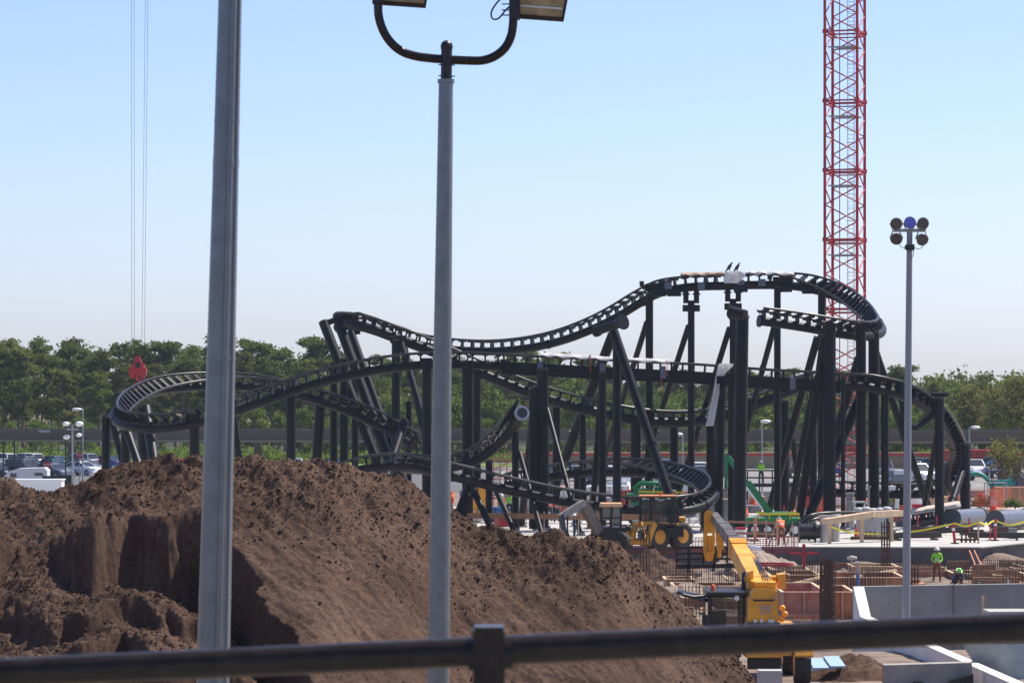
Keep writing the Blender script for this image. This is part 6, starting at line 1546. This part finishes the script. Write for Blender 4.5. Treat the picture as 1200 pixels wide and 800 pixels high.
# ================================================================ cars
CARM = {}
def carpaint(n):
    c = dict(white=(.75,.75,.74), silver=(.45,.47,.50), grey=(.16,.17,.19), black=(.015,.015,.018), red=(.42,.02,.03), blue=(.03,.08,.24), teal=(.05,.13,.16), tan=(.36,.30,.22))[n]
    return mat('car_paint_'+n, c, .22, .1 if n in ('white','red') else .45)
def car_meshes(kind, colr):
    key = (kind, colr)
    if key in CARM: return CARM[key]
    P_ = {'sedan': dict(L=4.7,W=1.8,body=[(-2.35,.35),(-2.35,.80),(-2.2,.95),(-1.35,1.0),(1.0,.98),(1.95,.86),(2.3,.66),(2.35,.35)], cab=[(-1.75,.98),(-1.05,1.42),(.25,1.45),(1.15,.97)]),
          'suv': dict(L=4.8,W=1.9,body=[(-2.4,.4),(-2.4,1.0),(-2.3,1.12),(1.1,1.12),(2.05,1.0),(2.38,.8),(2.4,.4)], cab=[(-2.25,1.1),(-1.95,1.70),(.35,1.74),(1.25,1.1)]),
          'pickup': dict(L=5.6,W=1.95,body=[(-2.8,.5),(-2.8,1.12),(-.6,1.12),(1.4,1.15),(2.55,1.05),(2.8,.8),(2.8,.45)], cab=[(-.65,1.1),(-.45,1.78),(.75,1.80),(1.5,1.12)])}[kind]
    W = P_['W']/2
    def solid(prof, w0, w1, zref0, zref1):
        b = MB(); n = len(prof); vs = []
        for sy in (-1,1):
            for x, z in prof:
                t = (z-zref0)/(zref1-zref0); vs.append((x, sy*(w0+(w1-w0)*max(0,min(1,t))), z))
        # inner centre seam gives slight crown
        b.add(vs, [tuple(range(n-1,-1,-1)), tuple(range(n,2*n))]+[(i,(i+1)%n,n+(i+1)%n,n+i) for i in range(n)]); return b
    b = solid(P_['body'], W, W*.94, .4, 1.1)
    for sy in (-1,1):
        for x in (-P_['L']*.29, P_['L']*.31): b.cyl((x,sy*(W-.12),.34),(x,sy*(W+.012),.34),.41,14)
    cb = P_['cab']
    rf = MB(); z1 = max(z for _,z in cb); x0 = cb[1][0]; x1 = cb[2][0]; wr = W*.72
    rf.prism([(x0-.08,-wr,cb[1][1]-.01),(x1+.06,-wr,cb[2][1]-.01),(x1,-wr,cb[2][1]+.04),(x0,-wr,cb[1][1]+.04)],(0,0,0),(0,2*wr,0))
    for sy in (-1,1):
        for (p,q) in ((cb[0],cb[1]),(cb[3],cb[2]),(((cb[0][0]+cb[3][0])/2,cb[0][1]),((x0+x1)/2,cb[1][1]))): rf.bar((p[0],sy*W*.93,p[1]),(q[0],sy*wr,q[1]),.09,.06)
    gl = solid(cb, W*.90, wr*.985, cb[0][1], z1)
    ty = MB(); ty.cyl((0,-.12,0),(0,.12,0),.34,16)
    rm = MB(); rm.cyl((0,-.125,0),(0,.125,0),.20,12)
    lt = MB(); 
    for sy in (-1,1): lt.box((P_['L']/2-.08,sy*W*.72,.74 if kind=='sedan' else .88),(.16,.34,.16))
    tl = MB()
    for sy in (-1,1): tl.box((-P_['L']/2+.05,sy*W*.76,.84 if kind=='sedan' else .98),(.14,.3,.2))
    CARM[key] = dict(body=b.mesh('body', carpaint(colr)), roof=rf.mesh('roof', carpaint(colr)), window=gl.mesh('window', M_glass), tyre=CARM.get('tyre') or ty.mesh('tyre', M_tyre), rim=CARM.get('rim') or rm.mesh('rim', M_grey),
        headlight=lt.mesh('headlight', M_white), tail_light=tl.mesh('tail_light', M_red), L=P_['L'], W=W)
    CARM['tyre'] = CARM[key]['tyre']; CARM['rim'] = CARM[key]['rim']
    return CARM[key]
def car(kind, colr, loc, rz, label, group):
    m = car_meshes(kind, colr); root = thing('parked_car' if kind != 'pickup' else 'pickup_truck', label, 'car' if kind != 'pickup' else 'pickup truck', loc, rz, group)
    for n in ('body','roof','window','headlight','tail_light'): place(n, m[n], root)
    for x in (-m['L']*.29, m['L']*.31):
        for sy in (-1,1):
            w = place('wheel', m['tyre'], root, (x, sy*(m['W']-.10), .34)); place('rim', m['rim'], w)
    return root
KN = {'sedan':'sedan','suv':'estate car','pickup':'pickup truck'}
def rows():
    r_ = random.Random(21)
    cols = ['white','silver','grey','black','blue','silver','black','teal','white','grey','tan']
    specs = [('left car park', 300+16, 'second-nearest', -2, 62, 15, 35), ]
    def row(place_, d, px0, px1, gapm, rz, rowname, fixed=None):
        cnt = {}; x = PZ(px0,d).x; xe = PZ(px1,d).x; i = 0; items = []
        while x < xe and len(items) < 20:
            kind = r_.choice(['sedan','sedan','sedan','suv','sedan','suv']); c = r_.choice(cols)
            if fixed and i in fixed: kind, c = fixed[i]
            if not (r_.random() < .10 and not (fixed and i in fixed)): items.append((x, kind, c))
            x += gapm*(1+r_.uniform(-.04,.04)); i += 1
        for x, kind, c in items:
            k = (kind, c); cnt[k] = cnt.get(k, 0)+1
        seen = {}
        for x, kind, c in items:
            k = (kind, c); seen[k] = seen.get(k, 0)+1
            lab = '%s %s in the %s of the %s' % (c, KN[kind], rowname, place_)
            if cnt[k] > 1: lab += ', %s from the left' % ORD[seen[k]-1]
            car(kind, c, (x, d+r_.uniform(-.3,.3), .025), rz+r_.uniform(-.03,.03), lab, 'cars parked in the '+place_)
    # left car park
    row('left car park', 345, -4, 62, 2.8, R(-40), 'nearest row', {0:('sedan','black'),3:('sedan','silver')})
    row('left car park', 356, -4, 100, 2.9, R(-35), 'second row', {4:('suv','red'),5:('sedan','white')})
    row('left car park', 369, 0, 118, 3.0, R(-35), 'third row')
    row('left car park', 386, -2, 135, 3.0, R(145), 'farthest row', {12:('sedan','red')})
    row('car park behind the left turn', 370, 185, 225, 2.9, R(-70), 'only row', {1:('sedan','red')})
    row('strip behind the grey pole', 372, 300, 400, 4.2, R(-75), 'only row')
    # centre, glimpsed through the supports
    row('centre car park', 312, 655, 800, 3.1, R(-95), 'nearer row')
    row('centre car park', 336, 640, 830, 3.0, R(88), 'farther row')
    row('centre car park', 352, 780, 985, 3.4, R(88), 'back row')
    # right
    row('right car park', 345, 1036, 1075, 3.0, R(-92), 'middle row', {0:('suv','grey'),1:('suv','silver')})
    car('pickup', 'white', (PZ(1073,330).x,330,.025), R(-70), 'white tall pickup truck parked right of the floodlight pole', 'cars parked in the right car park')
    car('pickup', 'silver', (PZ(1115,338).x,338,.025), R(-30), 'silver pickup truck seen through the plunging track', 'cars parked in the right car park')
    car('suv', 'white', (PZ(1142,352).x,352,.025), R(-88), 'white car facing the viewer just right of the far-right column', 'cars parked in the right car park')
    car('suv', 'blue', (PZ(1169,348).x,348,.025), R(-90), 'dark blue tall car behind the young trees at right', 'cars parked in the right car park')
    car('sedan', 'tan', (PZ(1185,342).x,342,.025), R(-80), 'tan car near the right edge, right of the dark blue one', 'cars parked in the right car park')
    car('sedan', 'black', (PZ(1052,300).x,300,.025), R(-80), 'black car in the nearest row beside the floodlight pole', 'cars parked in the right car park')
    car('sedan', 'blue', (PZ(1193,300).x,300,.025), R(-20), 'blue car at the right edge in front of the others', 'cars parked in the right car park')
    car('sedan', 'grey', (PZ(1084,372).x,372,.025), R(0), 'grey car side-on against the tan wall, left of the red containers', 'cars parked in the right car park')
    car('sedan', 'teal', (PZ(1160,384).x,380,.025), R(0), 'teal car side-on close to the tan wall at the far right', 'cars parked in the right car park')
rows()
# stop sign & sign poles near the left car park
def signs():
    g = PZ(55,316,.02); root = thing('stop_sign', 'red octagonal stop sign seen from the car park at left', 'road sign', g)
    b = MB(); b.bar(g,P(55,548,316),.07); b.part('post', M_grey, root)
    c = P(55,544.5,315.9); b = MB(); b.prism([c+Vector((.36*math.cos(R(22.5+45*k)),0,.36*math.sin(R(22.5+45*k)))) for k in range(8)],(0,0,0),(0,.03,0)); b.part('plate', M_red, root)
    text_mesh('STOP', .26, M_white, 'lettering', root, c+Vector((0,-.01,0)), (R(90),0,0))
    g = PZ(93,322,.02); root = thing('stop_sign', 'second red octagonal sign behind the white light tower', 'road sign', g)
    b = MB(); b.bar(g,P(93,536,322),.07); b.part('post', M_grey, root)
    c = P(93,533,321.9); b = MB(); b.prism([c+Vector((.32*math.cos(R(22.5+45*k)),0,.32*math.sin(R(22.5+45*k)))) for k in range(8)],(0,0,0),(0,.03,0)); b.part('plate', M_red, root)
    text_mesh('STOP', .22, M_white, 'lettering', root, c+Vector((0,-.01,0)), (R(90),0,0))
    for i,(px,d) in enumerate(((4,318),(17,318),(77,318))):
        g = PZ(px,d,.02); b = MB(); b.bar(g,P(px,516,d),.12); b.box(g+Vector((0,0,.1)),(.4,.4,.2))
        solo('fence_post', b, M_black, 'thin dark pole in the left car park, %s from the left' % ORD[i], 'post', g, 'thin dark poles in the left car park')
signs()

# ================================================================ vegetation
M_bark = mat('pine_bark', (.20,.15,.12), .9, var=.3, scale=3)
M_pine = mat('pine_foliage', (.125,.150,.038), .7, spec=.08, objvar=.22, transl=.4, var=.3, scale=.6)
M_leafd = mat('dark_leaf_foliage', (.135,.175,.038), .6, spec=.08, objvar=.25, transl=.3, var=.3, scale=.5)
M_leafl = mat('light_leaf_foliage', (.135,.185,.042), .6, spec=.08, objvar=.25, transl=.35, var=.3, scale=.5)
M_leafy = mat('yellow_leaf_foliage', (.19,.19,.045), .6, spec=.08, objvar=.2, transl=.35, var=.3, scale=.5)
def leaves_mesh(name, blobs, n, size, m, seed, flat=.6):
    g = np.random.default_rng(seed); V = []; 
    w = np.array([b[3]**2 for b in blobs]); w = w/w.sum(); idx = g.choice(len(blobs), n, p=w); B = np.array(blobs)[idx]
    dirs = g.normal(size=(n,3)); dirs /= np.linalg.norm(dirs,axis=1)[:,None]
    rr = B[:,3]*(g.random(n)**.5)*(1+.38*g.normal(size=n).clip(-1.5,1.1)); ctr = B[:,:3]+dirs*rr[:,None]*np.array([1,1,flat])
    a = g.normal(size=(n,3)); a /= np.linalg.norm(a,axis=1)[:,None]; b = np.cross(a, g.normal(size=(n,3))); b /= np.linalg.norm(b,axis=1)[:,None]
    s = size*(.6+.8*g.random(n))[:,None]
    q = np.stack([ctr-a*s*.5, ctr+b*s*.32, ctr+a*s*.5, ctr-b*s*.32],1).reshape(-1,3)
    me = bpy.data.meshes.new(name); me.vertices.add(len(q)); me.vertices.foreach_set('co', q.astype(np.float32).ravel())
    me.loops.add(len(q)); me.loops.foreach_set('vertex_index', np.arange(len(q),dtype=np.int32)); me.polygons.add(n)
    me.polygons.foreach_set('loop_start',(np.arange(n)*4).astype(np.int32)); me.polygons.foreach_set('loop_total',np.full(n,4,np.int32)); me.update(calc_edges=True); me.materials.append(m); return me
def pine_variant(seed):
    r_ = random.Random(seed); H = 16.0; t = MB(); lean = r_.uniform(-.5,.5)
    pts = [(lean*(i/6)**2*1.2, .3*math.sin(i), H*.94*i/6) for i in range(7)]; t.tube(pts, [.24,.21,.19,.17,.14,.10,.05], 8)
    blobs = []; nb = r_.randint(17,24)
    for i in range(nb):
        z = H*(.42+.55*(i+.5)/nb); rad = (3.1 if z < H*.8 else 2.2)*r_.uniform(.55,1)*(1.1-.5*(z/H-.42)); a = r_.uniform(0,6.28)
        c = Vector((math.cos(a)*rad*.75+lean*(z/H)**2, math.sin(a)*rad*.75, z+r_.uniform(-.3,.6))); r0 = r_.uniform(.6,1.25)
        blobs.append((c.x,c.y,c.z,r0)); t.tube([(lean*(z/H)**2,0,z-1.0),(c.x*.6,c.y*.6,z-.3),tuple(c)],[.07,.05,.02],5)
    blobs.append((lean,0,H-.7,1.1)); 
    for k in range(3): t.tube([(0,0,H*.3+k),(r_.uniform(-1.2,1.2),r_.uniform(-1,1),H*.33+k+.2)],[.04,.015],4)
    return t.mesh('trunk', M_bark), leaves_mesh('crown', blobs, 4600, .40, M_pine, seed, .6)
def leafy_variant(seed, m, H=9.0, spread=2.8, n=3600, size=.40, low=.2):
    r_ = random.Random(seed); t = MB(); t.tube([(0,0,0),(.1,0,H*.25),(.0,.1,H*.5),(0,0,H*.8)],[.22,.18,.12,.04],8); blobs = []
    for i in range(16):
        z = H*(low+(.92-low)*r_.random()); k = math.sin(math.pi*min(1,max(.08,(z/H-low+.12)/(1.08-low))))**.6
        a = r_.uniform(0,6.28); rad = spread*k*r_.uniform(.3,.85); c = (math.cos(a)*rad, math.sin(a)*rad, z); blobs.append((*c, r_.uniform(.8,1.5)*H/9)); t.tube([(0,0,z*.55),(c[0]*.5,c[1]*.5,z*.8),c],[.07,.05,.02],5)
    blobs.append((0,0,H*.9,1.1))
    return t.mesh('trunk', M_bark), leaves_mesh('crown', blobs, n, size, m, seed, .75)
PV = [pine_variant(100+i) for i in range(6)]
DV = [leafy_variant(200+i, M_leafd, 11.0, 3.4, 4200, .42, .25) for i in range(4)]
LV = [leafy_variant(300+i, M_leafl, 7.5, 2.9, 3400, .36, .08) for i in range(4)]
YV = [leafy_variant(400+i, M_leafy, 10.0, 2.6, 2600, .38, .25) for i in range(2)]
def tree(var, loc, sc, rz, name, label, cat, group):
    root = thing(name, label, cat, loc, rz, group); root.scale = sc
    place('trunk', var[0], root); place('crown', var[1], root); return root
LM = [(-60,60,'left of the two street lamps'),(60,140,'around the street lamps at left'),(140,235,'behind the wide low turn'),(235,300,'behind the thick grey pole'),(300,375,'just left of the leaning crest supports'),
      (375,450,'behind the leaning crest supports'),(450,540,'around the middle lamp pole'),(540,625,'just left of the twin column'),(625,715,'just left of the near A-frame'),
      (715,800,'behind the near A-frame'),(800,880,'between the two cradle supports'),(880,960,'behind the open track end'),(960,1040,'around the red mast'),(1040,1120,'behind the floodlight pole'),(1120,1300,'at the right beyond the far-right column')]
prof = np.array([(-60,394),(0,392),(50,402),(100,400),(150,400),(200,402),(240,398),(270,388),(300,394),(330,408),(350,398),(372,396),(410,412),(450,418),(550,416),(600,412),(640,414),(700,426),(760,438),(820,436),(880,430),(940,438),(1000,436),(1050,430),(1080,433),(1110,431),(1150,433),(1260,432)],float)
def forest():
    r_ = random.Random(77); items = []
    for ri, (d, rowname, step) in enumerate(((446,'front row',4.3),(462,'second row',4.0),(482,'third row',4.3),(506,'back row',4.0))):
        x = (-60-600)/F*d
        while x < (1262-600)/F*d:
            xx = x+r_.uniform(-1.3,1.3); dd = d+r_.uniform(-5,5); px = xx/dd*F+600
            ytop = np.interp(px, prof[:,0], prof[:,1]); H = EYE-(ytop-HY)/F*dd
            H *= (1.0 if ri == 3 else (.95 if ri == 2 else .87 if ri == 1 else .74))*(1+r_.uniform(-.11,.06))
            x += step*r_.uniform(.85,1.15)
            kind = 'pine'
            p_ = r_.random()
            if ri == 0 and p_ < .15: kind = 'leafy'
            if px > 1030 and p_ < .75: kind = 'leafy'
            if 440 < px < 1000 and ri < 2 and p_ < .6: kind = 'leafy'
            items.append((px, xx, dd, H, kind, rowname))
    # lower, lighter trees in front
    for px0 in list(range(-50,1260,27)):
        if 1000 < px0 < 1100: pass
        d = r_.uniform(424,433); px = px0+r_.uniform(-9,9)
        h = r_.uniform(3.0,5.6) if (px < 240) else r_.uniform(4.5,8.0)
        if px > 1050: h = r_.uniform(5.5,9)
        if 120 < px < 240: h *= .8
        items.append((px, (px-600)/F*d, d, h, 'light', 'lowest front row'))
    items.sort(key=lambda t: t[0]); cnt = {}
    for px, x, y, H, kind, rowname in items:
        lm = next((l[2] for l in LM if l[0] <= px < l[1]), LM[0][2] if px < 0 else LM[-1][2])
        k = (kind, rowname, lm); cnt[k] = cnt.get(k,0)+1; o_ = ORD[cnt[k]-1]
        rz = r_.uniform(0,6.28)
        if kind == 'pine':
            s = H/16.0; tree(r_.choice(PV), (x,y,0), (s*1.2,s*1.2,s), rz, 'pine_tree', '%s dark pine from the left, %s, %s' % (o_, rowname, lm), 'tree', 'trees beyond the guideway')
        elif kind == 'leafy':
            s = H/11.0; tree(r_.choice(DV), (x,y,0), (s,s,s), rz, 'broadleaf_tree', '%s rounded green tree, %s, %s' % (o_, rowname, lm), 'tree', 'trees beyond the guideway')
        else:
            s = H/7.5; v = r_.choice(LV); w_ = max(s,.62)
            tree(v, (x,y,0), (w_,w_,s), rz, 'broadleaf_tree', '%s low light-green tree, %s, %s' % (o_, rowname, lm), 'tree', 'trees beyond the guideway')
    # distant wood closing the gaps
    vs = []
    g = np.random.default_rng(9); blobs = []
    for i in range(420):
        d = g.uniform(530,600); px = g.uniform(-70,1270); top = EYE-(np.interp(px,prof[:,0],prof[:,1])+6-HY)/F*d
        blobs.append(((px-600)/F*d, d, top*g.uniform(.15,.93)-1.0, g.uniform(2.0,3.2)))
    me = leaves_mesh('distant_woodland', blobs, 60000, .85, M_pine, 5, .9)
    o = bpy.data.objects.new('distant_woodland', me); COL.objects.link(o); tag(o, 'dense dark wood filling the gaps between the trunks', 'woodland', kind='stuff')
    # bright ground cover under the guideway
    blobs = [((px-600)/F*416*1.0, g.uniform(409,421), g.uniform(.1,1.5)*(1.15 if px < 320 else .6), g.uniform(.7,1.3)) for px in g.uniform(-60,1260,420)]
    me = leaves_mesh('undergrowth', blobs, 38000, .34, mat('undergrowth_leaves',(.16,.22,.045),.6,spec=.08,transl=.4,var=.35,scale=.4), 6, .8)
    o = bpy.data.objects.new('undergrowth', me); COL.objects.link(o); tag(o, 'bright green undergrowth below the guideway', 'undergrowth', kind='stuff')
    # sunlit yellowish trees at the right in front of the wood, and two young ones near the cars
    for i,(px,d,h) in enumerate(((1160,414,9.6),(1192,416,10.8),(1212,418,10.0),(1136,425,9.6))):
        s = h/10; tree(YV[i%2], ((px-600)/F*d,d,0), (s*.9,s*.9,s), i*1.7, 'broadleaf_tree', 'tall yellow-green tree at the right, %s from the left of four' % ORD[i], 'tree', 'yellow-green trees at right')
    for i,(px,d,h) in enumerate(((1172,286,4.6),(1181,290,5.0),(1196,285,4.2))):
        t = leafy_variant(500+i, M_leafy, h, 1.35, 420, .26, .35); tree(t, ((px-600)/F*d,d,0), (1,1,1), i, 'young_tree', 'thin young tree with sparse leaves behind the teal excavator, %s from the left' % ORD[i], 'tree', 'young trees near the parked cars')
    for i,(px,d) in enumerate(((1050,256),(1150,258),(1187,254))):
        r0 = leaves_mesh('leafy_shrub', [(0,0,.6,.6),(.4,.1,.4,.45),(-.4,0,.45,.4)], 350, .2, M_leafl, 600+i); o = bpy.data.objects.new('shrub', r0); COL.objects.link(o); o.location = ((px-600)/F*d,d,.02)
        tag(o, ('green shrub right of the mast foot','green shrub before the orange netting at right','small shrub beside the teal excavator')[i], 'shrub', None, 'thing')
forest()
# ================================================================ air
HAZE_DENSITY = 0.00009
if HAZE_DENSITY > 0:
    hz = MB(); hz.box((0,1100,21.7),(3100,2900,48.6)); hm = bpy.data.materials.new('haze'); hm.use_nodes = True; n = hm.node_tree
    n.nodes.remove(n.nodes['Principled BSDF']); v = n.nodes.new('ShaderNodeVolumePrincipled'); v.inputs['Density'].default_value = HAZE_DENSITY; v.inputs['Color'].default_value = (.80,.88,1,1); v.inputs['Anisotropy'].default_value = .3
    n.links.new(v.outputs[0], n.nodes['Material Output'].inputs['Volume'])
    o = hz.mesh('haze', hm); ho = bpy.data.objects.new('haze', o); COL.objects.link(ho); tag(ho, 'thin summer haze over the whole site', 'haze', kind='stuff')
